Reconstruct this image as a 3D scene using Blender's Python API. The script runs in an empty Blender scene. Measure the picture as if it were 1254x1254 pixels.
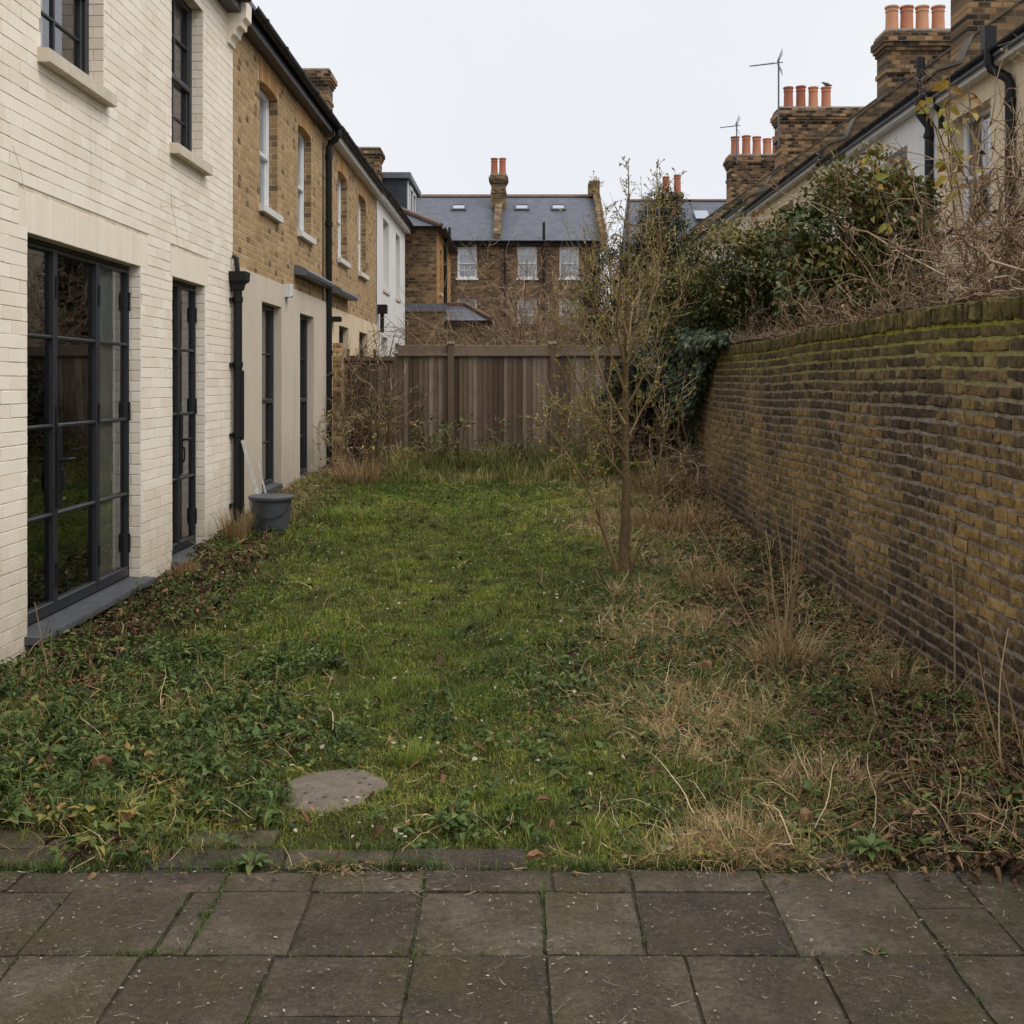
import bpy, math, random
import numpy as np
from mathutils import Vector, noise as mnoise

random.seed(7)
rng = np.random.default_rng(11)
scene = bpy.context.scene
COL = scene.collection
R = math.radians

# ------------------------------------------------------------------ camera, world, sun, exposure
cam_d = bpy.data.cameras.new("camera")
cam = bpy.data.objects.new("camera", cam_d)
COL.objects.link(cam)
cam.location = (0, 0, 1.6)
cam.rotation_euler = (R(90), 0, 0)
cam_d.sensor_width = 36
cam_d.lens = 1333 / 1254 * 36
cam_d.shift_x = -(638 - 627) / 1254
cam_d.shift_y = -(627 - 468) / 1254
cam_d.clip_end = 1000
scene.camera = cam

SUN_EL, SUN_AZ = 52, 118          # azimuth clockwise from +Y
world = bpy.data.worlds.new("World")
scene.world = world
world.use_nodes = True
wn = world.node_tree
wn.nodes.clear()
sky = wn.nodes.new('ShaderNodeTexSky')
sky.sky_type = 'NISHITA'
sky.sun_disc = False
sky.sun_elevation = R(SUN_EL)
sky.sun_rotation = R(SUN_AZ)
hs = wn.nodes.new('ShaderNodeHueSaturation')
hs.inputs['Saturation'].default_value = 0.12
wn.links.new(sky.outputs[0], hs.inputs['Color'])
cl = wn.nodes.new('ShaderNodeMix')
cl.data_type = 'RGBA'
cl.inputs[0].default_value = 0.86       # cloud layer over the clear sky
# cloud: faint mottling
tc = wn.nodes.new('ShaderNodeTexCoord')
nz = wn.nodes.new('ShaderNodeTexNoise')
nz.inputs['Scale'].default_value = 2.2
nz.inputs['Detail'].default_value = 4
wn.links.new(tc.outputs['Generated'], nz.inputs['Vector'])
cr = wn.nodes.new('ShaderNodeValToRGB')
cr.color_ramp.elements[0].position = 0.25
cr.color_ramp.elements[0].color = (0.80, 0.835, 0.895, 1)
cr.color_ramp.elements[1].position = 0.75
cr.color_ramp.elements[1].color = (0.90, 0.915, 0.945, 1)
wn.links.new(nz.outputs['Fac'], cr.inputs[0])
mul = wn.nodes.new('ShaderNodeVectorMath')
mul.operation = 'SCALE'
mul.inputs['Scale'].default_value = 9.6
sepd = wn.nodes.new('ShaderNodeSeparateXYZ')
wn.links.new(tc.outputs['Generated'], sepd.inputs[0])
mr = wn.nodes.new('ShaderNodeMapRange')          # an overcast sky is brightest overhead
mr.interpolation_type = 'SMOOTHSTEP'
for k_, v_ in ((1, 0.35), (2, 1.0), (3, 10.9), (4, 24.0)):
    mr.inputs[k_].default_value = v_
wn.links.new(sepd.outputs[2], mr.inputs[0])
wn.links.new(mr.outputs[0], mul.inputs['Scale'])
wn.links.new(cr.outputs[0], mul.inputs[0])
wn.links.new(hs.outputs[0], cl.inputs[6])
wn.links.new(mul.outputs[0], cl.inputs[7])
bg = wn.nodes.new('ShaderNodeBackground')
bg.inputs['Strength'].default_value = 0.1
wn.links.new(cl.outputs[2], bg.inputs['Color'])
wo = wn.nodes.new('ShaderNodeOutputWorld')
wn.links.new(bg.outputs[0], wo.inputs[0])

sl = bpy.data.lights.new("sun", 'SUN')
sl.energy = 1.5
sl.angle = R(26)
sl.color = (1.0, 0.95, 0.88)
sun = bpy.data.objects.new("sun", sl)
COL.objects.link(sun)
sd = Vector((math.sin(R(SUN_AZ)) * math.cos(R(SUN_EL)), math.cos(R(SUN_AZ)) * math.cos(R(SUN_EL)), math.sin(R(SUN_EL))))
sun.rotation_euler = sd.to_track_quat('Z', 'Y').to_euler()

scene.view_settings.view_transform = 'Standard'
scene.view_settings.look = 'None'
scene.view_settings.exposure = 0.0
scene.view_settings.gamma = 1.0
scene.cycles.max_bounces = 7
scene.cycles.diffuse_bounces = 3
scene.cycles.glossy_bounces = 3
scene.cycles.transparent_max_bounces = 10
scene.cycles.use_denoising = True

# ------------------------------------------------------------------ small helpers
def lin(r, g=None, b=None):
    if g is None:
        r, g, b = r
    f = lambda v: (v / 255 / 12.92) if v / 255 <= 0.04045 else ((v / 255 + 0.055) / 1.055) ** 2.4
    return (f(r), f(g), f(b), 1)

def node(nt, typ, ins=None, **props):
    n = nt.nodes.new(typ)
    for k, v in props.items():
        setattr(n, k, v)
    for k, v in (ins or {}).items():
        if isinstance(v, bpy.types.NodeSocket):
            nt.links.new(v, n.inputs[k])
        else:
            n.inputs[k].default_value = v
    return n

def mixc(nt, f, a, b, blend='MIX'):
    n = nt.nodes.new('ShaderNodeMix')
    n.data_type = 'RGBA'
    n.blend_type = blend
    for i, v in ((0, f), (6, a), (7, b)):
        if isinstance(v, bpy.types.NodeSocket):
            nt.links.new(v, n.inputs[i])
        else:
            n.inputs[i].default_value = v
    return n.outputs[2]

def ramp(nt, fac, stops, interp='LINEAR'):
    n = nt.nodes.new('ShaderNodeValToRGB')
    e = n.color_ramp.elements
    n.color_ramp.interpolation = interp
    while len(e) > 1:
        e.remove(e[0])
    e[0].position = stops[0][0]
    e[0].color = stops[0][1]
    for p, c in stops[1:]:
        x = e.new(p)
        x.color = c
    nt.links.new(fac, n.inputs[0])
    return n.outputs[0]

def g(v):
    return (v, v, v, 1)

def math_(nt, op, a, b=0.0, clamp=False):
    n = nt.nodes.new('ShaderNodeMath')
    n.operation = op
    n.use_clamp = clamp
    for i, v in ((0, a), (1, b)):
        if isinstance(v, bpy.types.NodeSocket):
            nt.links.new(v, n.inputs[i])
        else:
            n.inputs[i].default_value = v
    return n.outputs[0]

def new_mat(name):
    m = bpy.data.materials.new(name)
    m.use_nodes = True
    nt = m.node_tree
    nt.nodes.clear()
    out = nt.nodes.new('ShaderNodeOutputMaterial')
    b = nt.nodes.new('ShaderNodeBsdfPrincipled')
    nt.links.new(b.outputs[0], out.inputs[0])
    return m, nt, b, out

def coords(nt):
    return node(nt, 'ShaderNodeTexCoord').outputs['Object']

def tint(nt):
    return node(nt, 'ShaderNodeAttribute', attribute_name='tint').outputs['Fac']

def noise_(nt, vec, scale, detail=4, rough=0.55):
    return node(nt, 'ShaderNodeTexNoise', {'Vector': vec, 'Scale': scale, 'Detail': detail, 'Roughness': rough}).outputs['Fac']

def bump_(nt, h, strength, dist, bsdf):
    n = node(nt, 'ShaderNodeBump', {'Height': h, 'Strength': strength, 'Distance': dist})
    nt.links.new(n.outputs[0], bsdf.inputs['Normal'])

def simple(name, col, rough=0.6, var=0.25, scale=8, bump=0.0, spec=0.4, metal=0.0, bscale=None):
    m, nt, b, _ = new_mat(name)
    v = coords(nt)
    f = noise_(nt, v, scale, 5, 0.6)
    lo = tuple(c * (1 - var) for c in col[:3]) + (1,)
    hi = tuple(min(1, c * (1 + var)) for c in col[:3]) + (1,)
    nt.links.new(ramp(nt, f, [(0.3, lo), (0.7, hi)]), b.inputs['Base Color'])
    b.inputs['Roughness'].default_value = rough
    b.inputs['Specular IOR Level'].default_value = spec
    b.inputs['Metallic'].default_value = metal
    if bump:
        bump_(nt, noise_(nt, v, bscale or scale * 6, 4), bump, 0.01, b)
    return m

def tinted(name, stops, rough=0.8, nscale=30, namt=0.35, bump=0.5, spec=0.2, bdist=0.004, trans=0.0):
    """colour from the per-face tint attribute, broken up by noise"""
    m, nt, b, out = new_mat(name)
    v = coords(nt)
    t = tint(nt)
    n1 = noise_(nt, v, nscale, 5, 0.65)
    f = math_(nt, 'ADD', t, math_(nt, 'MULTIPLY', math_(nt, 'SUBTRACT', n1, 0.5), namt * 2), True)
    c = ramp(nt, f, stops)
    nt.links.new(c, b.inputs['Base Color'])
    b.inputs['Roughness'].default_value = rough
    b.inputs['Specular IOR Level'].default_value = spec
    if bump:
        bump_(nt, n1, bump, bdist, b)
    if trans:
        tr = node(nt, 'ShaderNodeBsdfTranslucent', {'Color': c})
        mx = node(nt, 'ShaderNodeMixShader', {0: trans, 1: b.outputs[0], 2: tr.outputs[0]})
        nt.links.new(mx.outputs[0], out.inputs[0])
    return m

def brick_shader(name, axis, stops, mortar, course=0.075, length=0.225, rough=0.9, grime=0.5):
    """distant brickwork: axis = world axis the wall runs along"""
    m, nt, b, _ = new_mat(name)
    v = coords(nt)
    s = node(nt, 'ShaderNodeSeparateXYZ', {0: v})
    cv = node(nt, 'ShaderNodeCombineXYZ', {0: s.outputs[axis], 1: s.outputs[2]}).outputs[0]
    br = node(nt, 'ShaderNodeTexBrick', {'Vector': cv, 'Scale': 1.0, 'Mortar Size': 0.008, 'Brick Width': length, 'Row Height': course,
              'Color1': g(0), 'Color2': g(1), 'Mortar': g(0.5), 'Bias': 0.0})
    sc = node(nt, 'ShaderNodeVectorMath', {0: cv, 1: (4.4, 13.3, 1)}, operation='MULTIPLY').outputs[0]
    f = math_(nt, 'ADD', math_(nt, 'MULTIPLY', br.outputs['Color'], 0.55), math_(nt, 'MULTIPLY', noise_(nt, sc, 1.0, 3), 0.45))
    c = ramp(nt, f, stops)
    c = mixc(nt, br.outputs['Fac'], c, mortar)
    gr = noise_(nt, v, 0.7, 6, 0.65)
    c = mixc(nt, ramp(nt, gr, [(0.4, g(0)), (0.72, g(grime))]), c, lin(58, 50, 42))
    nt.links.new(c, b.inputs['Base Color'])
    b.inputs['Roughness'].default_value = rough
    b.inputs['Specular IOR Level'].default_value = 0.15
    bump_(nt, math_(nt, 'SUBTRACT', noise_(nt, v, 60, 3), math_(nt, 'MULTIPLY', br.outputs['Fac'], 0.9)), 0.5, 0.01, b)
    return m

# ------------------------------------------------------------------ mesh plumbing
class F3:
    """wall frame: u along the wall, v up, n out of the wall"""
    def __init__(s, o, u, n):
        s.o, s.u, s.n = np.array(o, float), np.array(u, float), np.array(n, float)
        s.v = np.array((0, 0, 1.0))
    def pts(s, a):
        a = np.asarray(a, float)
        return s.o + a[..., 0:1] * s.u + a[..., 1:2] * s.v + a[..., 2:3] * s.n

WORLD = F3((0, 0, 0), (1, 0, 0), (0, 1, 0))      # box(u=x, v=z, n=y)

class MB:
    def __init__(s):
        s.V, s.n, s.I, s.C, s.T = [], 0, [], [], []
        s.flat = False
        s.sm = False      # foliage: plain smooth shading
    def add(s, V, faces, t=0.5):
        """V (n,3); faces list of index tuples or an (m,k) array; t scalar or per-face"""
        V = np.asarray(V, float).reshape(-1, 3)
        if isinstance(faces, np.ndarray):
            s.I.append((faces + s.n).ravel())
            s.C.append(np.full(len(faces), faces.shape[1]))
            nf = len(faces)
        else:
            for f in faces:
                s.I.append(np.array(f) + s.n)
            s.C.append(np.array([len(f) for f in faces]))
            nf = len(faces)
        s.T.append(np.full(nf, t, float) if np.isscalar(t) else np.asarray(t, float))
        s.V.append(V)
        s.n += len(V)
        return s
    def box(s, F, u0, u1, v0, v1, n0, n1, t=0.5):
        P = F.pts([(u0, v0, n0), (u1, v0, n0), (u1, v1, n0), (u0, v1, n0), (u0, v0, n1), (u1, v0, n1), (u1, v1, n1), (u0, v1, n1)])
        return s.add(P, [(0, 3, 2, 1), (4, 5, 6, 7), (0, 1, 5, 4), (1, 2, 6, 5), (2, 3, 7, 6), (3, 0, 4, 7)], t)
    def bbox(s, F, u0, u1, v0, v1, n0, n1, bev=0.006, t=0.5):
        """box with a chamfer all round its outer (n1) face and its long edges"""
        b = bev
        a = lambda uu, vv, n: [(u0 + uu, v0 + vv, n), (u1 - uu, v0 + vv, n), (u1 - uu, v1 - vv, n), (u0 + uu, v1 - vv, n)]
        P = F.pts(a(0, 0, n0) + a(0, 0, n1 - b) + a(b, b, n1))
        fs = [(0, 3, 2, 1), (8, 9, 10, 11)]
        for k in (0, 4):
            for i in range(4):
                j = (i + 1) % 4
                fs.append((k + i, k + j, k + 4 + j, k + 4 + i))
        return s.add(P, fs, t)
    def quad(s, pts, t=0.5):
        return s.add(pts, [tuple(range(len(pts)))], t)
    def prism(s, F, prof, u0, u1, t=0.5):
        """extrude an (n, v) profile along u"""
        k = len(prof)
        P = F.pts([(u0, v, n) for n, v in prof] + [(u1, v, n) for n, v in prof])
        fs = [tuple(range(k)), tuple(range(2 * k - 1, k - 1, -1))]
        fs += [(i, (i + 1) % k, k + (i + 1) % k, k + i) for i in range(k)]
        return s.add(P, fs, t)
    def lathe(s, c, prof, seg=16, t=0.5):
        c = np.asarray(c, float)
        a = np.arange(seg) * 2 * math.pi / seg
        V = np.concatenate([np.stack([c[0] + r * np.cos(a), c[1] + r * np.sin(a), np.full(seg, c[2] + z)], 1) for r, z in prof])
        fs = []
        for i in range(len(prof) - 1):
            for j in range(seg):
                k = (j + 1) % seg
                fs.append((i * seg + j, i * seg + k, (i + 1) * seg + k, (i + 1) * seg + j))
        fs.append(tuple(range(seg - 1, -1, -1)))
        fs.append(tuple((len(prof) - 1) * seg + j for j in range(seg)))
        return s.add(V, fs, t)
    def tubes(s, P, Rr, sides=5, t=0.5):
        """P (B,M,3) polylines, Rr (B,M) radii; t scalar or (B,)"""
        P = np.asarray(P, float)
        Rr = np.asarray(Rr, float)
        B, M = P.shape[:2]
        if B == 0:
            return s
        T = np.gradient(P, axis=1)
        T /= np.linalg.norm(T, axis=2, keepdims=True) + 1e-9
        ref = np.tile(np.array((0.31, 0.47, 0.83)), (B, M, 1))
        par = np.abs((T * ref).sum(2)) > 0.95
        ref[par] = (0.8, -0.6, 0.1)
        A = np.cross(T, ref)
        A /= np.linalg.norm(A, axis=2, keepdims=True) + 1e-9
        Bn = np.cross(T, A)
        a = np.arange(sides) * 2 * math.pi / sides
        V = P[:, :, None] + Rr[:, :, None, None] * (A[:, :, None] * np.cos(a)[None, None, :, None] + Bn[:, :, None] * np.sin(a)[None, None, :, None])
        i = np.arange(B)[:, None, None] * M * sides
        j = np.arange(M - 1)[None, :, None] * sides
        k = np.arange(sides)[None, None, :]
        k2 = (k + 1) % sides
        Fc = np.stack([i + j + k, i + j + k2, i + j + sides + k2, i + j + sides + k], -1).reshape(-1, 4)
        tt = t if np.isscalar(t) else np.repeat(np.asarray(t), (M - 1) * sides)
        s.add(V.reshape(-1, 3), Fc, tt)
        return s
    def pipe(s, pts, r, sides=10, t=0.5):
        P = np.array(pts, float)[None]
        rr = np.full((1, len(pts)), r) if np.isscalar(r) else np.array(r)[None]
        s.tubes(P, rr, sides, t)
        for e, ip in ((0, 0), (1, len(pts) - 1)):
            o = s.n - len(pts) * sides + ip * sides
            s.I.append(np.arange(o, o + sides))
            s.C.append(np.array([sides]))
            s.T.append(np.array([0.5 if not np.isscalar(t) else t]))
        return s
    def obj(s, name, mat, parent=None, loc=(0, 0, 0), smooth=False):
        me = bpy.data.meshes.new(name)
        V = np.concatenate(s.V) - np.array(loc, float)
        I = np.concatenate(s.I).astype(np.int32)
        C = np.concatenate(s.C).astype(np.int32)
        T = np.concatenate(s.T).astype(np.float32)
        me.vertices.add(len(V))
        me.vertices.foreach_set('co', V.astype(np.float32).ravel())
        me.loops.add(len(I))
        me.loops.foreach_set('vertex_index', I)
        me.polygons.add(len(C))
        st = np.concatenate([[0], np.cumsum(C)[:-1]]).astype(np.int32)
        me.polygons.foreach_set('loop_start', st)
        me.update(calc_edges=True)
        if not (smooth or s.sm):
            me.set_sharp_from_angle(angle=R(4 if s.flat else 38))
        at = me.attributes.new('tint', 'FLOAT', 'FACE')
        at.data.foreach_set('value', T)
        me.materials.append(mat)
        o = bpy.data.objects.new(name, me)
        COL.objects.link(o)
        if parent is not None:
            o.parent = parent
        else:
            o.location = loc
        return o

def tag(o, label=None, cat=None, group=None, kind=None):
    if label: o['label'] = label
    if cat: o['category'] = cat
    if group: o['group'] = group
    if kind: o['kind'] = kind
    return o

class Thing:
    """an Empty at the thing's base; parts keep world coordinates minus that base"""
    def __init__(s, name, loc, label, cat, group=None):
        s.loc = tuple(loc)
        s.o = bpy.data.objects.new(name, None)
        s.o.empty_display_size = 0.2
        s.o.location = loc
        COL.objects.link(s.o)
        tag(s.o, label, cat, group)
    def part(s, name, mb, mat, parent=None, smooth=False, label=None):
        o = mb.obj(name, mat, parent or s.o, s.loc, smooth)
        if label: o['label'] = label
        return o

# ---- brickwork as geometry
def course_bricks(F, u0, u1, v0, v1, holes=(), course=0.075, lens=(0.225,), joint=0.01, proud=0.006, bev=0.006, jit=0.0015,
                  n0=0.0, tilt=0.0, r=rng, tfun=None, rowjit=0.0, ju=None):
    rects, tt = [], []
    rows = max(1, int(round((v1 - v0) / course)))
    ch = (v1 - v0) / rows
    for k in range(rows):
        va, vb = v0 + k * ch, v0 + (k + 1) * ch
        vm = (va + vb) / 2
        u = u0 - r.uniform(0, max(lens)) if len(lens) == 1 else u0 - (k % 2) * (lens[0] * 0.5 + lens[-1] * 0.25) - 0.01
        if len(lens) == 1:
            u = u0 - (k % 2) * lens[0] / 2
        i = k
        hh = sorted([(a, b) for (a, b, c, d) in holes if c < vm < d])
        while u < u1:
            L = lens[i % len(lens)] * (1 + r.normal(0, rowjit))
            a, b = max(u, u0), min(u + L, u1)
            u += L
            i += 1
            segs = [(a, b)]
            for (ha, hb) in hh:
                ns = []
                for (x, y) in segs:
                    if hb <= x or ha >= y:
                        ns.append((x, y))
                    else:
                        if ha > x: ns.append((x, ha))
                        if hb < y: ns.append((hb, y))
                segs = ns
            for (x, y) in segs:
                if y - x > 0.03:
                    rects.append((x, y, va, vb))
                    tt.append(r.random())
    A = np.array(rects)
    n = len(A)
    tt = np.array(tt)
    if tfun is not None:
        tt = tfun(A, tt)
    j = joint / 2
    ju = j if ju is None else ju / 2
    def ring(ins, dep):
        q = np.empty((n, 4, 3))
        iu = ins - j + ju if ju >= j else ju + (ins - j) * 0.4
        q[:, (0, 3), 0] = (A[:, 0] + iu)[:, None]
        q[:, (1, 2), 0] = (A[:, 1] - iu)[:, None]
        q[:, (0, 1), 1] = (A[:, 2] + ins)[:, None]
        q[:, (2, 3), 1] = (A[:, 3] - ins)[:, None]
        q[:, :, 2] = dep
        q[:, :, :2] += r.normal(0, jit, (n, 4, 2))
        return q
    dp = (proud * r.uniform(0.6, 1.25, n))[:, None] + r.normal(0, tilt, (n, 4)) if tilt else (proud * r.uniform(0.8, 1.1, n))[:, None]
    Q = np.concatenate([ring(j, n0 - 0.004), ring(j + bev * 0.25, n0 + dp * 0.6), ring(j + bev, n0 + dp)], 1)
    base = np.arange(n)[:, None] * 12
    fs = [base + np.array([[8, 9, 10, 11]])]
    for kk in (0, 4):
        for a in range(4):
            b = (a + 1) % 4
            fs.append(base + np.array([[kk + a, kk + b, kk + 4 + b, kk + 4 + a]]))
    FF = np.stack(fs, 1).reshape(-1, 4)
    return F.pts(Q.reshape(-1, 3)), FF, np.repeat(tt, 9)

def wall_back(mb, F, u0, u1, v0, v1, holes, n=0.0, thick=0.0, reveal=0.0, t=0.5):
    """flat sheet with openings (grid split) plus the reveals of each opening"""
    us = sorted({u0, u1, *[h[0] for h in holes], *[h[1] for h in holes]})
    vs = sorted({v0, v1, *[h[2] for h in holes], *[h[3] for h in holes]})
    us = [u for u in us if u0 <= u <= u1]
    vs = [v for v in vs if v0 <= v <= v1]
    for a, b in zip(us[:-1], us[1:]):
        for c, d in zip(vs[:-1], vs[1:]):
            um, vm = (a + b) / 2, (c + d) / 2
            if any(h[0] < um < h[1] and h[2] < vm < h[3] for h in holes):
                continue
            mb.quad(F.pts([(a, c, n), (b, c, n), (b, d, n), (a, d, n)]), t)
    if reveal:
        for (a, b, c, d) in holes:
            for q in ([(a, c, n), (a, d, n), (a, d, n - reveal), (a, c, n - reveal)],
                      [(b, c, n), (b, d, n), (b, d, n - reveal), (b, c, n - reveal)],
                      [(a, d, n), (b, d, n), (b, d, n - reveal), (a, d, n - reveal)],
                      [(a, c, n), (b, c, n), (b, c, n - reveal), (a, c, n - reveal)]):
                mb.quad(F.pts(q), t)

# ---- vegetation
def nrm(a):
    return a / (np.linalg.norm(a, axis=-1, keepdims=True) + 1e-9)

def grow(P0, D0, L, M, wig, up=0.0, r=rng):
    B = len(P0)
    P = np.zeros((B, M, 3))
    P[:, 0] = P0
    d = nrm(np.asarray(D0, float))
    L = np.broadcast_to(np.asarray(L, float), (B,))
    for i in range(1, M):
        d = d + r.normal(0, wig, (B, 3))
        d[:, 2] += up
        d = nrm(d)
        P[:, i] = P[:, i - 1] + d * (L / (M - 1))[:, None]
    return P

def kids(P, Rr, n, t0=0.25, t1=1.0, ang=0.8, r=rng, angj=0.25):
    B, M = P.shape[:2]
    idx = np.repeat(np.arange(B), n)
    t = r.uniform(t0, t1, len(idx)) * (M - 1.001)
    i0 = t.astype(int)
    fr = (t - i0)[:, None]
    pos = P[idx, i0] * (1 - fr) + P[idx, i0 + 1] * fr
    tan = nrm(P[idx, i0 + 1] - P[idx, i0])
    rnd = nrm(r.normal(0, 1, tan.shape))
    perp = nrm(rnd - (rnd * tan).sum(1, keepdims=True) * tan)
    a = r.normal(ang, angj, len(idx))[:, None]
    rad = Rr[idx, i0] * (1 - fr[:, 0]) + Rr[idx, i0 + 1] * fr[:, 0]
    return pos, tan * np.cos(a) + perp * np.sin(a), rad, t / (M - 1)

def taper(B, M, r0, r1):
    w = np.linspace(0, 1, M)[None]
    r0 = np.broadcast_to(np.asarray(r0, float), (B,))[:, None]
    r1 = np.broadcast_to(np.asarray(r1, float), (B,))[:, None]
    return r0 * (1 - w) + r1 * w

def leaf_mesh(mb, pos, d, up, L, W, t, fold=0.25, droop=0.25, detail=True):
    """pointed oval leaves: pos (N,3) base, d tip direction, up rough normal"""
    mb.sm = True
    N = len(pos)
    if N == 0:
        return
    d = nrm(d)
    sd_ = nrm(np.cross(d, up))
    nn = np.cross(sd_, d)
    L = np.broadcast_to(np.asarray(L, float), (N,))[:, None]
    W = np.broadcast_to(np.asarray(W, float), (N,))[:, None]
    pt = lambda a, s, h: pos + d * (L * a) + sd_ * (W * s) + nn * (L * h)
    if detail:
        V = np.stack([pt(0, 0, 0), pt(.32, 0, .03 - droop * .1), pt(.7, 0, -droop * .4), pt(1, 0, -droop), pt(.28, .5, fold * .35), pt(.68, .36, fold * .22 - droop * .35),
                      pt(.28, -.5, fold * .35), pt(.68, -.36, fold * .22 - droop * .35)], 1)
        b = np.arange(N)[:, None] * 8
        q = np.stack([b + np.array([[1, 2, 5, 4]]), b + np.array([[2, 1, 6, 7]])], 1).reshape(-1, 4)
        tr = np.stack([b + np.array([[0, 1, 4]]), b + np.array([[2, 3, 5]]), b + np.array([[1, 0, 6]]), b + np.array([[3, 2, 7]])], 1).reshape(-1, 3)
        mb.add(V.reshape(-1, 3), q, np.repeat(t, 2))
        o = mb.n - N * 8
        mb.I.append((tr + o).ravel())
        mb.C.append(np.full(len(tr), 3))
        mb.T.append(np.repeat(t, 4))
    else:
        V = np.stack([pt(0, 0, 0), pt(.42, .5, fold * .3), pt(1, 0, -droop), pt(.42, -.5, fold * .3)], 1)
        b = np.arange(N)[:, None] * 4
        mb.add(V.reshape(-1, 3), b + np.array([[0, 1, 2, 3]]), t)

def blade_mesh(mb, pos, az, H, W, lean, curl, t, segs=3):
    """grass blades: lean = start angle from vertical, curl = extra bend over the blade"""
    mb.sm = True
    N = len(pos)
    H = np.broadcast_to(np.asarray(H, float), (N,))
    W = np.broadcast_to(np.asarray(W, float), (N,))
    hd = np.stack([np.cos(az), np.sin(az), np.zeros(N)], 1)
    sd_ = np.stack([-np.sin(az), np.cos(az), np.zeros(N)], 1)
    p = pos.copy()
    rows = []
    for i in range(segs + 1):
        w = W * (1 - (i / segs) ** 1.5 * 0.9) * 0.5
        rows.append(p - sd_ * w[:, None])
        rows.append(p + sd_ * w[:, None])
        a = lean + curl * (i / segs)
        st = H / segs
        p = p + hd * (np.sin(a) * st)[:, None]
        p[:, 2] += np.cos(a) * st
    V = np.stack(rows, 1)
    b = np.arange(N)[:, None] * (2 * segs + 2)
    q = np.stack([b + np.array([[2 * i, 2 * i + 1, 2 * i + 3, 2 * i + 2]]) for i in range(segs)], 1).reshape(-1, 4)
    mb.add(V.reshape(-1, 3), q, np.repeat(t, segs))

def strand_mesh(mb, P, W, t):
    """flat ribbons lying about: P (B,M,3)"""
    mb.sm = True
    B, M = P.shape[:2]
    T = nrm(np.gradient(P, axis=1))
    S = nrm(np.cross(T, np.array((0, 0, 1.0)) + rng.normal(0, 0.4, (B, 1, 3))))
    w = (np.broadcast_to(np.asarray(W, float), (B,))[:, None] * np.linspace(1, 0.35, M)[None] * 0.5)[..., None]
    V = np.stack([P - S * w, P + S * w], 2)
    b = np.arange(B)[:, None] * (2 * M)
    q = np.stack([b + np.array([[2 * i, 2 * i + 1, 2 * i + 3, 2 * i + 2]]) for i in range(M - 1)], 1).reshape(-1, 4)
    mb.add(V.reshape(-1, 3), q, np.repeat(t, M - 1))

def sstep(a, b, x):
    t = np.clip((np.asarray(x, float) - a) / (b - a), 0, 1)
    return t * t * (3 - 2 * t)

def vnoise(x, y, s, seed=0):
    """cheap value noise, vectorised"""
    x, y = np.asarray(x, float) * s + seed * 17.3, np.asarray(y, float) * s + seed * 9.1
    xi, yi = np.floor(x), np.floor(y)
    fx, fy = x - xi, y - yi
    fx, fy = fx * fx * (3 - 2 * fx), fy * fy * (3 - 2 * fy)
    h = lambda a, b: np.modf(np.abs(np.sin(a * 127.1 + b * 311.7 + seed * 74.7) * 43758.5453))[0]
    return (h(xi, yi) * (1 - fx) + h(xi + 1, yi) * fx) * (1 - fy) + (h(xi, yi + 1) * (1 - fx) + h(xi + 1, yi + 1) * fx) * fy

def fbm(x, y, s, seed=0):
    return (vnoise(x, y, s, seed) + 0.5 * vnoise(x, y, s * 2.1, seed + 1) + 0.25 * vnoise(x, y, s * 4.3, seed + 2)) / 1.75

def gz(x, y):
    """ground level of the garden"""
    x, y = np.asarray(x, float), np.asarray(y, float)
    h = 0.30 * sstep(6.0, 17.5, y) + 0.10 * sstep(-0.8, -2.9, x) * sstep(8, 11.5, y)
    h = h - 0.03 + 0.05 * fbm(x, y, 1.3, 3) + 0.025 * (fbm(x, y, 5.0, 5) - 0.5)
    h = h - 0.02 * sstep(4.3, 3.6, y)
    return h

# ------------------------------------------------------------------ materials
M = {}
M['cream'] = None
def mk_cream():
    m, nt, b, _ = new_mat('cream_painted_brick')
    v = coords(nt)
    t = tint(nt)
    n1 = noise_(nt, v, 3.0, 6, 0.6)
    f = math_(nt, 'ADD', math_(nt, 'MULTIPLY', t, 0.5), math_(nt, 'MULTIPLY', n1, 0.5))
    c = ramp(nt, f, [(0.2, lin(234, 219, 200)), (0.55, lin(242, 230, 213)), (0.85, lin(246, 237, 222))])
    # flaked specks and dirt splashes near the ground
    sp = noise_(nt, v, 26, 3, 0.7)
    c = mixc(nt, ramp(nt, sp, [(0.70, g(0)), (0.76, g(0.55))]), c, lin(150, 128, 100))
    mp = node(nt, 'ShaderNodeMapping', {0: v, 'Scale': (3, 3, 0.35)}).outputs[0]
    c = mixc(nt, ramp(nt, noise_(nt, mp, 1.3, 6, 0.7), [(0.55, g(0)), (0.8, g(0.5))]), c, lin(188, 170, 142))
    s = node(nt, 'ShaderNodeSeparateXYZ', {0: v})
    low = math_(nt, 'SUBTRACT', 0.95, math_(nt, 'MULTIPLY', s.outputs[2], 1.1), True)
    low = math_(nt, 'MULTIPLY', low, math_(nt, 'ADD', noise_(nt, v, 9, 5, 0.7), 0.1))
    c = mixc(nt, math_(nt, 'MULTIPLY', low, 0.9, True), c, lin(150, 135, 108))
    nt.links.new(c, b.inputs['Base Color'])
    b.inputs['Roughness'].default_value = 0.72
    b.inputs['Specular IOR Level'].default_value = 0.25
    bump_(nt, noise_(nt, v, 55, 4), 0.35, 0.006, b)
    return m
M['cream'] = mk_cream()
M['cream_joint'] = simple('cream_joint', lin(214, 199, 178), 0.85, 0.25, 5, 0.3)
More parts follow.
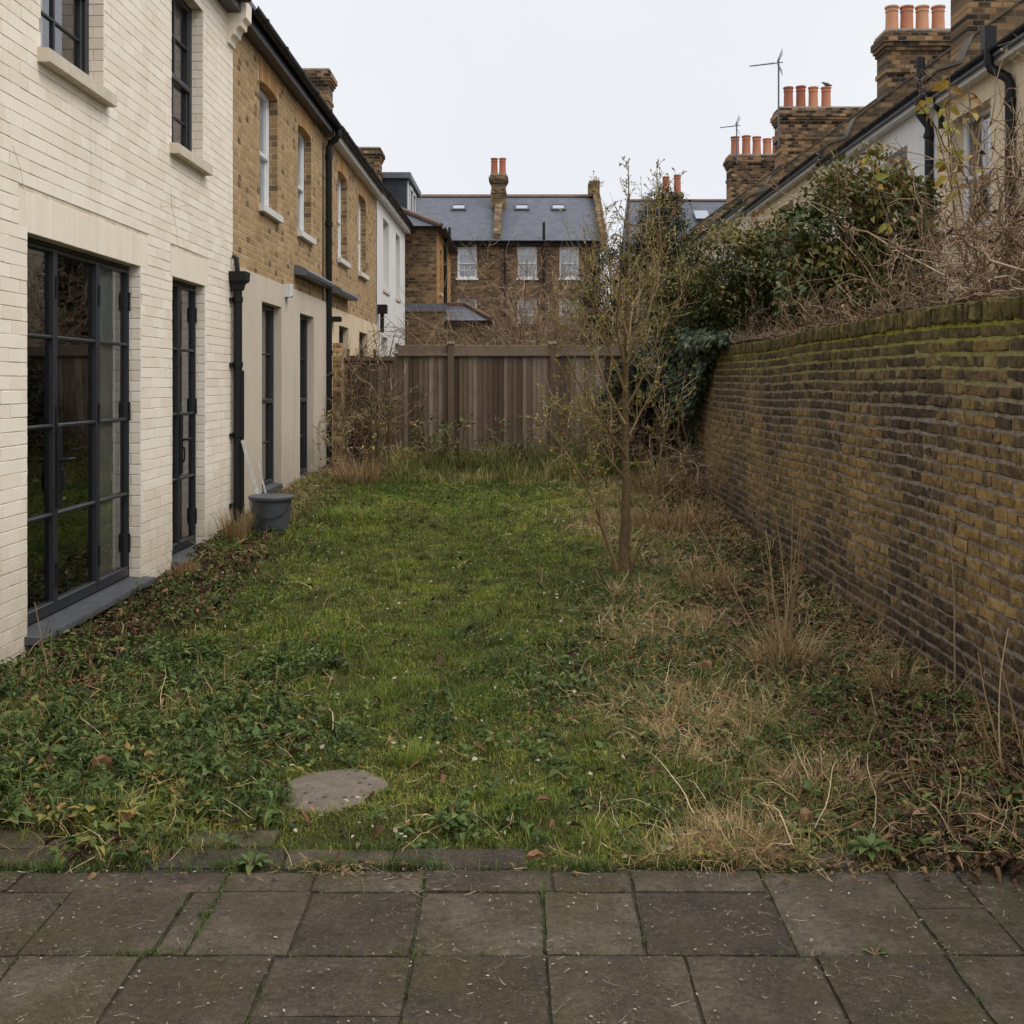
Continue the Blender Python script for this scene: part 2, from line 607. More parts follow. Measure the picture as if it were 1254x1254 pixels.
M['stock'] = tinted('yellow_stock_brick', [(0.0, lin(92, 78, 64)), (0.16, lin(124, 102, 76)), (0.35, lin(158, 131, 96)), (0.7, lin(176, 147, 109)), (1.0, lin(196, 171, 136))],
                    0.9, 22, 0.16, 0.5)
M['stock_joint'] = simple('stock_mortar', lin(206, 182, 144), 0.95, 0.2, 12, 0.4)
M['rubbed'] = tinted('rubbed_arch_brick', [(0.0, lin(168, 126, 80)), (1.0, lin(194, 154, 106))], 0.85, 20, 0.2, 0.2)

def mk_oldbrick():
    m, nt, b, _ = new_mat('old_garden_wall_brick')
    v = coords(nt)
    t = tint(nt)
    n1 = noise_(nt, v, 15, 6, 0.72)
    f = math_(nt, 'ADD', t, math_(nt, 'MULTIPLY', math_(nt, 'SUBTRACT', n1, 0.5), 1.5), True)
    c = ramp(nt, f, [(0.0, lin(56, 48, 40)), (0.24, lin(84, 70, 54)), (0.42, lin(114, 94, 66)), (0.6, lin(140, 114, 70)), (0.82, lin(162, 134, 86)), (1.0, lin(160, 143, 116))])
    s = node(nt, 'ShaderNodeSeparateXYZ', {0: v})
    z = s.outputs[2]
    mo = math_(nt, 'ADD', math_(nt, 'MULTIPLY', math_(nt, 'SUBTRACT', z, 1.60), 1.6), math_(nt, 'MULTIPLY', math_(nt, 'SUBTRACT', noise_(nt, v, 5.5, 6, 0.7), 0.5), 1.7), True)
    c = mixc(nt, math_(nt, 'MULTIPLY', mo, 0.8, True), c, mixc(nt, noise_(nt, v, 30, 4), lin(66, 62, 30), lin(112, 106, 46)))
    pale = ramp(nt, noise_(nt, v, 8, 6, 0.75), [(0.62, g(0)), (0.72, g(0.45))])
    c = mixc(nt, pale, c, lin(142, 132, 120))
    nt.links.new(c, b.inputs['Base Color'])
    b.inputs['Roughness'].default_value = 0.92
    b.inputs['Specular IOR Level'].default_value = 0.2
    bump_(nt, math_(nt, 'ADD', n1, math_(nt, 'MULTIPLY', noise_(nt, v, 70, 5), 0.5)), 0.9, 0.012, b)
    return m
M['oldbrick'] = mk_oldbrick()
def mk_oldmortar():
    m, nt, b, _ = new_mat('old_wall_mortar')
    v = coords(nt)
    n1 = noise_(nt, v, 14, 6, 0.7)
    c = ramp(nt, n1, [(0.3, lin(94, 83, 72)), (0.7, lin(166, 152, 138))])
    z = node(nt, 'ShaderNodeSeparateXYZ', {0: v}).outputs[2]
    mo = math_(nt, 'ADD', math_(nt, 'MULTIPLY', math_(nt, 'SUBTRACT', z, 1.42), 1.9), math_(nt, 'MULTIPLY', math_(nt, 'SUBTRACT', noise_(nt, v, 5, 6, 0.7), 0.5), 1.2), True)
    c = mixc(nt, mo, c, mixc(nt, n1, lin(104, 100, 40), lin(164, 158, 66)))
    nt.links.new(c, b.inputs['Base Color'])
    b.inputs['Roughness'].default_value = 0.95
    b.inputs['Specular IOR Level'].default_value = 0.1
    bump_(nt, noise_(nt, v, 60, 5), 0.8, 0.01, b)
    return m
M['oldmortar'] = mk_oldmortar()

def mk_render(name, col, dirt, amt=0.5):
    m, nt, b, _ = new_mat(name)
    v = coords(nt)
    c = ramp(nt, noise_(nt, v, 1.6, 6, 0.6), [(0.3, tuple(x * 0.9 for x in col[:3]) + (1,)), (0.7, col)])
    mp = node(nt, 'ShaderNodeMapping', {0: v, 'Scale': (5, 5, 0.5)}).outputs[0]
    st = ramp(nt, noise_(nt, mp, 1.0, 6, 0.65), [(0.52, g(0)), (0.75, g(amt))])
    c = mixc(nt, st, c, dirt)
    z = node(nt, 'ShaderNodeSeparateXYZ', {0: v}).outputs[2]
    low = math_(nt, 'MULTIPLY', math_(nt, 'SUBTRACT', 1.0, z, True), noise_(nt, v, 7, 5, 0.7), True)
    c = mixc(nt, low, c, lin(128, 118, 98))
    nt.links.new(c, b.inputs['Base Color'])
    b.inputs['Roughness'].default_value = 0.85
    b.inputs['Specular IOR Level'].default_value = 0.2
    bump_(nt, noise_(nt, v, 90, 4), 0.25, 0.004, b)
    return m
M['beige_render'] = mk_render('beige_render', lin(208, 194, 176), lin(166, 150, 130), 0.4)
M['cream_render'] = mk_render('cream_render', lin(224, 204, 172), lin(160, 138, 104), 0.5)
M['white_render'] = mk_render('white_render', lin(228, 226, 222), lin(180, 174, 164), 0.4)
M['black_metal'] = simple('black_painted_metal', lin(40, 41, 44), 0.42, 0.15, 12, 0.1, 0.5)
M['black_pipe'] = simple('black_cast_iron', lin(24, 25, 27), 0.5, 0.25, 14, 0.2, 0.3)
M['slate_sill'] = simple('grey_slate_sill', lin(70, 71, 74), 0.6, 0.22, 9, 0.2, 0.45)
M['lead'] = simple('grey_lead', lin(92, 95, 102), 0.5, 0.2, 5, 0.2, 0.5)
M['stone_sill'] = simple('stone_sill', lin(206, 194, 174), 0.75, 0.1, 10, 0.3)
M['white_paint'] = simple('white_paint', lin(222, 222, 222), 0.45, 0.06, 9, 0.05)
M['fascia_white'] = simple('white_fascia', lin(214, 212, 208), 0.5, 0.08, 5, 0.05)
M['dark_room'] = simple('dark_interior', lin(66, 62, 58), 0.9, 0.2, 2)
M['curtain'] = simple('pale_curtain', lin(196, 200, 196), 0.9, 0.1, 5)
M['white_curtain'] = simple('white_curtain', lin(232, 234, 238), 0.85, 0.05, 5)
M['terracotta'] = tinted('terracotta', [(0, lin(146, 88, 66)), (0.5, lin(184, 124, 94)), (1, lin(204, 158, 122))], 0.8, 9, 0.2, 0.2)
M['cement'] = simple('cement_flaunching', lin(150, 144, 134), 0.9, 0.2, 8, 0.4)
M['ridge_tile'] = simple('clay_ridge_tile', lin(104, 80, 68), 0.85, 0.3, 8, 0.3)
M['coping'] = simple('weathered_coping', lin(88, 80, 70), 0.9, 0.35, 6, 0.4)
M['aerial_metal'] = simple('aerial_metal', lin(96, 98, 104), 0.5, 0.1, 8, 0, 0.5, 0.4)

def mk_glass():
    m, nt, b, out = new_mat('window_glass')
    nt.nodes.remove(b)
    lw = node(nt, 'ShaderNodeFresnel', {'IOR': 1.52})
    f = math_(nt, 'MULTIPLY', lw.outputs[0], 1.75, True)
    v = coords(nt)
    bp = node(nt, 'ShaderNodeBump', {'Height': noise_(nt, v, 2.6, 2), 'Strength': 0.06, 'Distance': 0.02})
    gl = node(nt, 'ShaderNodeBsdfGlossy', {'Color': (0.95, 0.97, 1, 1), 'Roughness': 0.015, 'Normal': bp.outputs[0]})
    tr = node(nt, 'ShaderNodeBsdfTransparent', {'Color': (0.96, 0.98, 0.97, 1)})
    mx = node(nt, 'ShaderNodeMixShader', {0: f, 1: tr.outputs[0], 2: gl.outputs[0]})
    nt.links.new(mx.outputs[0], out.inputs[0])
    return m
M['glass'] = mk_glass()

def mk_slate(name, axis, c0, c1):
    m, nt, b, _ = new_mat(name)
    v = coords(nt)
    s = node(nt, 'ShaderNodeSeparateXYZ', {0: v})
    cv = node(nt, 'ShaderNodeCombineXYZ', {0: s.outputs[axis], 1: s.outputs[2]}).outputs[0]
    br = node(nt, 'ShaderNodeTexBrick', {'Vector': cv, 'Scale': 1.0, 'Mortar Size': 0.008, 'Brick Width': 0.26, 'Row Height': 0.125, 'Color1': g(0.2), 'Color2': g(0.8), 'Mortar': g(0)})
    f = math_(nt, 'ADD', math_(nt, 'MULTIPLY', br.outputs['Color'], 0.5), math_(nt, 'MULTIPLY', noise_(nt, v, 3, 5, 0.6), 0.5))
    c = ramp(nt, f, [(0.1, c0), (0.8, c1)])
    nt.links.new(c, b.inputs['Base Color'])
    b.inputs['Roughness'].default_value = 0.55
    b.inputs['Specular IOR Level'].default_value = 0.35
    bump_(nt, br.outputs['Color'], 0.5, 0.012, b)
    return m
M['slate_x'] = mk_slate('slate_roof_facing_garden', 0, lin(54, 57, 64), lin(88, 91, 100))
M['slate_y'] = mk_slate('slate_roof_terrace', 1, lin(74, 78, 86), lin(116, 120, 130))
M['cladding'] = mk_slate('slate_hung_cladding', 0, lin(44, 46, 52), lin(66, 69, 77))
BROWN = [(0.15, lin(58, 48, 40)), (0.4, lin(98, 80, 60)), (0.65, lin(134, 108, 78)), (0.9, lin(164, 132, 96))]
M['brick_back'] = brick_shader('brown_brick_back', 0, BROWN, lin(122, 106, 86), 0.085, 0.17)
M['brick_side'] = brick_shader('orange_brick_side', 1, [(0.2, lin(150, 108, 66)), (0.8, lin(196, 150, 96))], lin(160, 130, 92), 0.085, 0.24, grime=0.2)
CHIM = [(0.25, lin(44, 37, 33)), (0.45, lin(96, 76, 57)), (0.6, lin(140, 108, 76)), (0.8, lin(176, 138, 98))]
M['brick_chim'] = brick_shader('sooty_chimney_brick', 0, CHIM, lin(112, 99, 82), 0.08, 0.16)
M['brick_parapet'] = brick_shader('parapet_brick', 0, BROWN, lin(110, 98, 80), 0.085, 0.24)

def mk_wood():
    m, nt, b, _ = new_mat('weathered_fence_wood')
    v = coords(nt)
    t = tint(nt)
    mp = node(nt, 'ShaderNodeMapping', {0: v, 'Scale': (55, 55, 2.2)}).outputs[0]
    gr = noise_(nt, mp, 1.0, 5, 0.65)
    f = math_(nt, 'ADD', math_(nt, 'MULTIPLY', t, 0.6), math_(nt, 'MULTIPLY', gr, 0.4))
    c = ramp(nt, f, [(0.2, lin(72, 58, 47)), (0.5, lin(110, 93, 78)), (0.8, lin(148, 132, 117))])
    z = node(nt, 'ShaderNodeSeparateXYZ', {0: v}).outputs[2]
    al = math_(nt, 'MULTIPLY', ramp(nt, noise_(nt, v, 3.3, 5, 0.7), [(0.45, g(0)), (0.75, g(0.6))]), 0.7)
    c = mixc(nt, al, c, lin(70, 62, 44))
    nt.links.new(c, b.inputs['Base Color'])
    b.inputs['Roughness'].default_value = 0.88
    b.inputs['Specular IOR Level'].default_value = 0.2
    bump_(nt, gr, 0.5, 0.006, b)
    return m
M['wood'] = mk_wood()

def mk_slab():
    m, nt, b, _ = new_mat('paving_slab')
    v = coords(nt)
    t = tint(nt)
    n1 = noise_(nt, v, 5, 7, 0.68)
    n2 = noise_(nt, v, 70, 4, 0.7)
    f = math_(nt, 'ADD', math_(nt, 'MULTIPLY', t, 0.20), math_(nt, 'ADD', math_(nt, 'MULTIPLY', n1, 0.62), math_(nt, 'MULTIPLY', n2, 0.26)))
    c = ramp(nt, f, [(0.36, lin(50, 43, 36)), (0.53, lin(74, 65, 54)), (0.68, lin(100, 89, 75))])
    moss = ramp(nt, noise_(nt, v, 2.3, 6, 0.7), [(0.46, g(0)), (0.62, g(0.8))])
    c = mixc(nt, moss, c, lin(70, 64, 40))
    dk = ramp(nt, noise_(nt, v, 11, 6, 0.75), [(0.58, g(0)), (0.70, g(0.55))])
    c = mixc(nt, dk, c, lin(44, 39, 34))
    mt = ramp(nt, noise_(nt, v, 42, 5, 0.8), [(0.38, g(0.45)), (0.5, g(0)), (0.56, g(0)), (0.68, g(0.4))])
    c = mixc(nt, mt, c, mixc(nt, ramp(nt, noise_(nt, v, 42, 5, 0.8), [(0.5, g(0)), (0.52, g(1))]), lin(38, 34, 30), lin(118, 106, 90)))
    sp = ramp(nt, noise_(nt, v, 160, 2, 0.5), [(0.64, g(0)), (0.72, g(0.75))])
    c = mixc(nt, sp, c, lin(128, 118, 104))
    nt.links.new(c, b.inputs['Base Color'])
    b.inputs['Roughness'].default_value = 0.82
    b.inputs['Specular IOR Level'].default_value = 0.25
    mp = node(nt, 'ShaderNodeMapping', {0: v, 'Scale': (1, 2.2, 1)}).outputs[0]
    h = math_(nt, 'ADD', noise_(nt, mp, 16, 6, 0.7), math_(nt, 'MULTIPLY', n2, 0.4))
    bump_(nt, h, 1.0, 0.018, b)
    return m
M['slab'] = mk_slab()

def mk_soil():
    m, nt, b, _ = new_mat('garden_soil')
    v = coords(nt)
    n1 = noise_(nt, v, 6, 7, 0.7)
    c = ramp(nt, noise_(nt, v, 40, 5, 0.7), [(0.3, lin(30, 25, 19)), (0.7, lin(66, 54, 41))])
    lw = node(nt, 'ShaderNodeAttribute', attribute_name='lawn').outputs['Fac']
    f = math_(nt, 'ADD', lw, math_(nt, 'MULTIPLY', math_(nt, 'SUBTRACT', n1, 0.5), 1.4), True)
    gc = ramp(nt, noise_(nt, v, 25, 5, 0.7), [(0.3, lin(44, 46, 22)), (0.7, lin(84, 84, 42))])
    c = mixc(nt, math_(nt, 'MULTIPLY', f, 0.85), c, gc)
    nt.links.new(c, b.inputs['Base Color'])
    b.inputs['Roughness'].default_value = 0.95
    b.inputs['Specular IOR Level'].default_value = 0.1
    bump_(nt, noise_(nt, v, 45, 6, 0.75), 1.0, 0.02, b)
    return m
M['soil'] = mk_soil()
M['joint_soil'] = simple('joint_soil', lin(58, 52, 38), 0.95, 0.5, 40, 0.8)
M['far_ground'] = simple('far_ground', lin(74, 70, 48), 0.95, 0.3, 1.5, 0.5)
M['concrete'] = None
def mk_conc():
    m, nt, b, _ = new_mat('round_slab_concrete')
    v = coords(nt)
    c = ramp(nt, noise_(nt, v, 14, 6, 0.7), [(0.3, lin(84, 75, 64)), (0.7, lin(120, 108, 94))])
    pit = node(nt, 'ShaderNodeTexVoronoi', {'Vector': v, 'Scale': 21}).outputs['Distance']
    nz_ = noise_(nt, v, 7, 3)
    pm = ramp(nt, math_(nt, 'ADD', pit, math_(nt, 'MULTIPLY', nz_, 0.35)), [(0.33, g(1)), (0.38, g(0))])
    c = mixc(nt, math_(nt, 'MULTIPLY', pm, 0.85), c, lin(52, 44, 38))
    nt.links.new(c, b.inputs['Base Color'])
    b.inputs['Roughness'].default_value = 0.9
    bump_(nt, math_(nt, 'SUBTRACT', noise_(nt, v, 60, 5), math_(nt, 'MULTIPLY', pm, 1.5)), 0.8, 0.012, b)
    return m
M['concrete'] = mk_conc()

def leafmat(name, stops, rough=0.45, spec=0.4, trans=0.2, namt=0.15):
    return tinted(name, stops, rough, 40, namt, 0.15, spec, 0.002, trans)
M['lawn'] = leafmat('lawn_grass', [(0, lin(64, 86, 28)), (0.3, lin(112, 130, 46)), (0.62, lin(154, 156, 68)), (0.82, lin(176, 164, 86)), (1, lin(204, 180, 124))], 0.6, 0.25, 0.3)
M['longgrass'] = leafmat('long_grass', [(0, lin(62, 74, 32)), (0.4, lin(104, 110, 52)), (0.65, lin(146, 134, 78)), (1, lin(194, 170, 122))], 0.6, 0.25, 0.3)
M['weed'] = leafmat('weed_leaf', [(0, lin(40, 54, 24)), (0.45, lin(74, 94, 40)), (0.75, lin(98, 114, 58)), (0.9, lin(140, 134, 66)), (1, lin(150, 116, 66))], 0.55, 0.28, 0.25)
M['straw'] = leafmat('dry_straw', [(0, lin(92, 70, 48)), (0.4, lin(146, 118, 82)), (0.75, lin(192, 164, 120)), (1, lin(222, 202, 164))], 0.7, 0.25, 0.25)
M['fleck'] = leafmat('pale_fleck', [(0, lin(82, 70, 56)), (0.5, lin(122, 108, 90)), (1, lin(180, 168, 150))], 0.7, 0.2, 0.1)
M['litter'] = leafmat('dead_leaves', [(0, lin(44, 33, 25)), (0.45, lin(84, 60, 42)), (0.75, lin(124, 90, 62)), (1, lin(170, 136, 104))], 0.7, 0.25, 0.1)
M['laurel'] = leafmat('laurel_leaf', [(0, lin(38, 46, 20)), (0.35, lin(70, 80, 36)), (0.6, lin(106, 104, 50)), (0.8, lin(138, 116, 62)), (1, lin(144, 102, 62))], 0.45, 0.26, 0.15)
M['ivy'] = leafmat('ivy_leaf', [(0, lin(24, 36, 22)), (0.5, lin(46, 60, 36)), (0.85, lin(84, 94, 52)), (1, lin(114, 112, 66))], 0.45, 0.24, 0.1)
M['conifer'] = leafmat('conifer_leaf', [(0, lin(24, 34, 20)), (0.5, lin(44, 58, 32)), (1, lin(78, 84, 46))], 0.6, 0.3, 0.15)
M['buds'] = leafmat('young_leaf', [(0, lin(104, 100, 40)), (0.5, lin(146, 140, 62)), (1, lin(184, 172, 96))], 0.55, 0.3, 0.3)
M['yellow_leaf'] = leafmat('yellow_leaf', [(0, lin(110, 76, 34)), (0.5, lin(158, 128, 44)), (1, lin(150, 150, 66))], 0.5, 0.3, 0.3)
M['bark'] = tinted('tree_bark', [(0, lin(62, 50, 36)), (0.5, lin(98, 80, 56)), (1, lin(138, 118, 84))], 0.9, 30, 0.6, 1.0, bdist=0.012)
M['twig'] = tinted('bare_twig', [(0, lin(66, 51, 40)), (0.45, lin(108, 86, 66)), (0.75, lin(148, 122, 96)), (1, lin(190, 170, 144))], 0.75, 12, 0.25, 0.2)
M['twig_yellow'] = tinted('yellow_twig', [(0, lin(74, 59, 42)), (0.5, lin(116, 95, 66)), (1, lin(170, 148, 110))], 0.75, 12, 0.25, 0.2)
M['bucket'] = simple('grey_plastic', lin(72, 75, 82), 0.5, 0.12, 7, 0.1, 0.45)
M['batten'] = simple('pale_batten', lin(176, 174, 170), 0.7, 0.3, 12, 0.1)
M['bird'] = simple('bird_plumage', lin(84, 84, 88), 0.8, 0.3, 20)

# ------------------------------------------------------------------ setting: ground, soil, patio
GX0, GX1, GY0, GY1 = -2.95, 2.36, 3.42, 17.3
def lawn_w(x, y):
    xc = np.interp(y, [3.6, 4.4, 6.4, 9, 14], [-.30, -.42, -.95, -.85, -.40])
    hw = np.interp(y, [3.6, 4.4, 6.4, 9, 14], [.45, .60, .80, 1.0, 1.25])
    d = (np.abs(x - xc) - hw + (fbm(x, y, 2.0, 8) - 0.5) * 0.9) / 0.45
    return np.clip(1 - d, 0, 1) * sstep(15.2, 14.2, y)

nx, ny = 120, 300
xs, ys = np.linspace(GX0, GX1, nx), np.linspace(GY0, GY1, ny)
XX, YY = np.meshgrid(xs, ys)
ZZ = gz(XX, YY) + 0.012 * (fbm(XX, YY, 18, 9) - 0.5)
mb = MB()
ii = (np.arange(ny - 1)[:, None] * nx + np.arange(nx - 1)[None]).ravel()
mb.add(np.stack([XX, YY, ZZ], -1).reshape(-1, 3), np.stack([ii, ii + 1, ii + nx + 1, ii + nx], 1))
soil = tag(mb.obj('garden_ground', M['soil'], smooth=True), kind='structure')
la = soil.data.attributes.new('lawn', 'FLOAT', 'POINT')
la.data.foreach_set('value', (0.15 + 0.85 * lawn_w(XX, YY)).astype(np.float32).ravel())

mb = MB()
mb.quad([(-200, -60, -0.12), (200, -60, -0.12), (200, 300, -0.12), (-200, 300, -0.12)])
tag(mb.obj('ground', M['far_ground']), kind='structure')

# patio: slabs in one sheet of paving
def slab(mb, x0, x1, y0, y1, z=0.0, j=0.0055):
    x0, x1, y0, y1 = x0 + j, x1 - j, y0 + j * 0.8, y1 - j * 0.8
    h = 0.05
    dz = random.uniform(-0.003, 0.003) + z
    tl = [random.uniform(-0.0025, 0.0025) for _ in range(4)]
    nxs = max(2, int((x1 - x0) / 0.03))
    nys = max(2, int((y1 - y0) / 0.03))
    # worn outline: edge points wander a few millimetres
    top = []
    sx, sy = random.uniform(0, 50), random.uniform(0, 50)
    gx, gy = np.meshgrid(np.linspace(0, 1, nxs + 1), np.linspace(0, 1, nys + 1))
    X = x0 + gx * (x1 - x0)
    Y = y0 + gy * (y1 - y0)
    edge = np.minimum(np.minimum(gx, 1 - gx) * (x1 - x0), np.minimum(gy, 1 - gy) * (y1 - y0))
    wob = (fbm(X + sx, Y + sy, 14, 2) - 0.5) * 0.010
    X = X + np.where((gx == 0) | (gx == 1), wob, 0)
    Y = Y + np.where((gy == 0) | (gy == 1), wob, 0)
    Z = dz + tl[0] * gx + tl[1] * gy + 0.004 * (fbm(X + sx, Y, 9, 4) - 0.5) - 0.005 * np.clip(1 - edge / 0.012, 0, 1) ** 2
    V = np.stack([X, Y, Z], -1).reshape(-1, 3)
    w = nxs + 1
    ii = (np.arange(nys)[:, None] * w + np.arange(nxs)[None]).ravel()
    t = random.random()
    mb.add(V, np.stack([ii, ii + 1, ii + w + 1, ii + w], 1), t)
    loop = list(range(0, w)) + [k * w + nxs for k in range(1, nys + 1)] + [nys * w + k for k in range(nxs - 1, -1, -1)] + [k * w for k in range(nys - 1, 0, -1)]
    n = len(loop)
    top = V[loop]
    bot = top - np.array((0, 0, h))
    mb.add(np.concatenate([top, bot]), [(i, n + i, n + (i + 1) % n, (i + 1) % n) for i in range(n)], t)

mb = MB()
YA0, YA1, YB0, YC0 = 3.429, 3.573, 3.047, 2.62
for a, b in zip([-3.6, -2.9, -2.3, -1.62, -.955, -.667, -.312, .10, .355], [-2.9, -2.3, -1.62, -.955, -.667, -.312, .10, .355, .776]):
    slab(mb, a, b, YA0, YA1)
for a, b in zip([-3.5, -2.75, -2.1, -1.415, -1.035, -.942, -.655, -.31, .068, .352], [-2.75, -2.1, -1.415, -1.035, -.942, -.655, -.31, .068, .352, .778]):
    slab(mb, a, b, YB0, YA0)
slab(mb, .778, 1.195, YB0, YA1)
slab(mb, 1.195, 1.418, YB0, 3.32)
slab(mb, 1.195, 1.418, 3.32, YA1)
slab(mb, 1.418, 1.85, YB0, YA1)
slab(mb, 1.85, 2.3, YB0, YA1)
xs_c = [-3.4, -2.6, -2.0, -1.40, -1.06, -.688, -.302, .072, .457, .823, 1.185, 1.62, 2.0, 2.35]
for a, b in zip(xs_c[:-1], xs_c[1:]):
    if abs(a + .688) < .01:
        slab(mb, a, b, 2.755, YB0)
        slab(mb, a, b, 2.35, 2.755)
    else:
        slab(mb, a, b, YC0 - random.choice([0, 0.03]), YB0)
for r0, off in ((2.22, 0.1), (1.8, 0.0), (1.35, 0.25), (0.9, 0.05), (0.45, 0.2), (0.0, 0.1)):
    x = -3.5 + off
    while x < 2.3:
        w = random.choice([0.36, 0.38, 0.42])
        slab(mb, x, min(x + w, 2.34), r0, min(r0 + 0.42, 2.34) if r0 < 2 else 2.345)
        x += w
# broken edging course and part-buried flags beyond it
for a, b, c, d in ((-1.27, -.80, 3.60, 3.765), (-.80, -.43, 3.60, 3.765), (-.43, .02, 3.60, 3.755), (-2.9, -2.2, 3.60, 3.92), (-2.2, -1.50, 3.60, 3.76), (-2.2, -1.52, 3.765, 3.93),
                   (-1.20, -.86, 3.775, 3.92), (.92, 1.17, 3.60, 3.74)):
    slab(mb, a, b, c, d, -0.006)
tag(mb.obj('patio', M['slab'], smooth=False), kind='structure')
mb = MB()
mb.quad([(-3.6, -0.3, -0.012), (2.36, -0.3, -0.012), (2.36, 3.60, -0.012), (-3.6, 3.60, -0.012)])
tag(mb.obj('patio_bed', M['joint_soil']), kind='structure')

# ------------------------------------------------------------------ left terrace
FL = F3((-2.9, 0, 0), (0, 1, 0), (1, 0, 0))      # u = y, n = +x

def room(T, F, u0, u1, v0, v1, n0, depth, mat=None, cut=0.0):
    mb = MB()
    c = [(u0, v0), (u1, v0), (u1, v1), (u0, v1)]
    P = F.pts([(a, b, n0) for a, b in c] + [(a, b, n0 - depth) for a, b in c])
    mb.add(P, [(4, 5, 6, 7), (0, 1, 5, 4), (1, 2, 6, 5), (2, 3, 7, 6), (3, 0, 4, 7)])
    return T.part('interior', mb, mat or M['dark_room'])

def pane(F, u0, u1, v0, v1, n):
    P = F.pts([(u0, v0, n), (u1, v0, n), (u1, v1, n), (u0, v1, n)])
    nn = np.cross(P[1] - P[0], P[2] - P[0])
    if nn @ F.n < 0:
        P = P[::-1]
    return P

def curtain_mesh(F, u0, u1, v0, v1, n, amp=0.02, k=6):
    mb = MB()
    N = k * 6
    us = np.linspace(u0, u1, N + 1)
    ns = n + amp * np.sin(np.linspace(0, k * 2 * math.pi, N + 1)) + rng.normal(0, amp * 0.15, N + 1)
    V = F.pts(np.concatenate([np.stack([us, np.full(N + 1, v), ns], 1) for v in (v0, v1)]))
    i = np.arange(N)
    mb.add(V, np.stack([i, i + 1, i + N + 2, i + N + 1], 1))
    return mb

def sash(T, F, u0, u1, v0, v1, nr, frame_mat, sill_mat, bars=(1, 2), sill=(0.05, 0.07, 0.06), white_inside=None, label=None, room_depth=0.8, mid=0.47, simple_=False):
    """sash window set back by nr in the opening: part window > glass_pane, sill, curtain"""
    fw = 0.055
    mb = MB()
    n0, n1 = -nr - 0.06, -nr
    mb.bbox(F, u0, u0 + fw, v0, v1, n0, n1, 0.008)
    mb.bbox(F, u1 - fw, u1, v0, v1, n0, n1, 0.008)
    mb.bbox(F, u0 + fw, u1 - fw, v1 - fw, v1, n0, n1, 0.008)
    mb.bbox(F, u0 + fw, u1 - fw, v0, v0 + fw * 1.3, n0, n1, 0.008)
    vm = v0 + (v1 - v0) * mid
    mb.bbox(F, u0 + fw, u1 - fw, vm - 0.025, vm + 0.03, n0 - 0.003, n1 + 0.004, 0.008)
    # stiles of both sashes and glazing bars
    for (a, b, dn) in ((v0 + fw, vm - 0.025, -0.022), (vm + 0.03, v1 - fw, -0.010)):
        for (x0, x1) in ((u0 + fw, u0 + fw + 0.035), (u1 - fw - 0.035, u1 - fw)):
            mb.bbox(F, x0, x1, a, b, n0 + 0.004, n1 + dn, 0.006)
        nb, nh = bars
        for k in range(1, nb + 1):
            x = u0 + fw + (u1 - u0 - 2 * fw) * k / (nb + 1)
            mb.bbox(F, x - 0.01, x + 0.01, a, b, n0 + 0.008, n1 + dn - 0.006, 0.004)
        for k in range(1, nh):
            z = a + (b - a) * k / nh
            mb.bbox(F, u0 + fw + 0.035, u1 - fw - 0.035, z - 0.01, z + 0.01, n0 + 0.01, n1 + dn - 0.008, 0.004)
    w = T.part('window', mb, frame_mat, label=label)
    gm = MB()
    gm.add(pane(F, u0 + fw, u1 - fw, v0 + fw, v1 - fw, -nr - 0.045), [(0, 1, 2, 3)])
    T.part('glass_pane', gm, M['glass'], w)
    if sill_mat is not None:
        ov, pr, th = sill
        sm = MB()
        sm.prism(F, [(-nr - 0.02, v0 + 0.022), (pr, v0 + 0.004), (pr, v0 - th), (pr - 0.02, v0 - th - 0.004), (-nr - 0.02, v0 - th)], u0 - ov, u1 + ov)
        T.part('sill', sm, sill_mat, w)
    if white_inside:
        a, b, mname = white_inside
        cm = curtain_mesh(F, u0 + (u1 - u0) * a, u0 + (u1 - u0) * b, v0 + 0.03, v1 - 0.03, -nr - 0.072, 0.006, max(2, int((b - a) * 6)))
        T.part('curtain', cm, M[mname], w, smooth=True)
    return w

# -------- cream painted house
HC = Thing('painted_brick_house', (-2.9, 6.5, 0), 'cream painted brick house with black metal doors and sash windows at the near left', 'house')
CY0, CY1, CZ1 = 1.6, 10.95, 5.3
D1, D2 = (6.39, 8.30, 0.10, 2.48), (9.05, 9.99, 0.10, 2.48)
WA, WB = (6.57, 7.565, 3.60, 5.0), (9.03, 9.93, 3.57, 5.0)
WZ = (3.9, 4.9, 3.6, 5.0)
holes = [D1, D2, WA, WB, WZ]
lint = (6.28, 8.46, 2.48, 2.72)
lint2 = (9.0, 10.08, 2.48, 2.72)
mb = MB()
wall_back(mb, FL, CY0, CY1, -0.2, CZ1, holes, -0.004, reveal=0.16)
wall_back(mb, FL, CY0, CY1, CZ1, CZ1 + .1, [], -0.004)
mb.box(FL, 9.0, 10.08, 2.482, 2.72, -0.05, 0.003)
backing = HC.part('mortar', mb, M['cream_joint'])
mb = MB()
mb.flat = True
kw = dict(course=0.08, lens=(0.235,), joint=0.0035, proud=0.0024, bev=0.003, jit=0.0012, tilt=0.0004, rowjit=0.02, ju=0.0012)
mb.add(*course_bricks(FL, CY0, CY1, -0.12, CZ1, [(h[0], h[1], h[2] - .045, h[3]) for h in holes] + [lint, lint2], **kw))
mb.add(*course_bricks(FL, lint[0], lint[1], lint[2], lint[3], [], course=0.24, lens=(0.078,), joint=0.002, proud=0.003, bev=0.003, jit=0.0008, tfun=lambda A, t: t * .35))
mb.bbox(FL, lint2[0], lint2[1], lint2[2] + .001, lint2[3], -0.05, 0.0042, 0.003, 0.15)
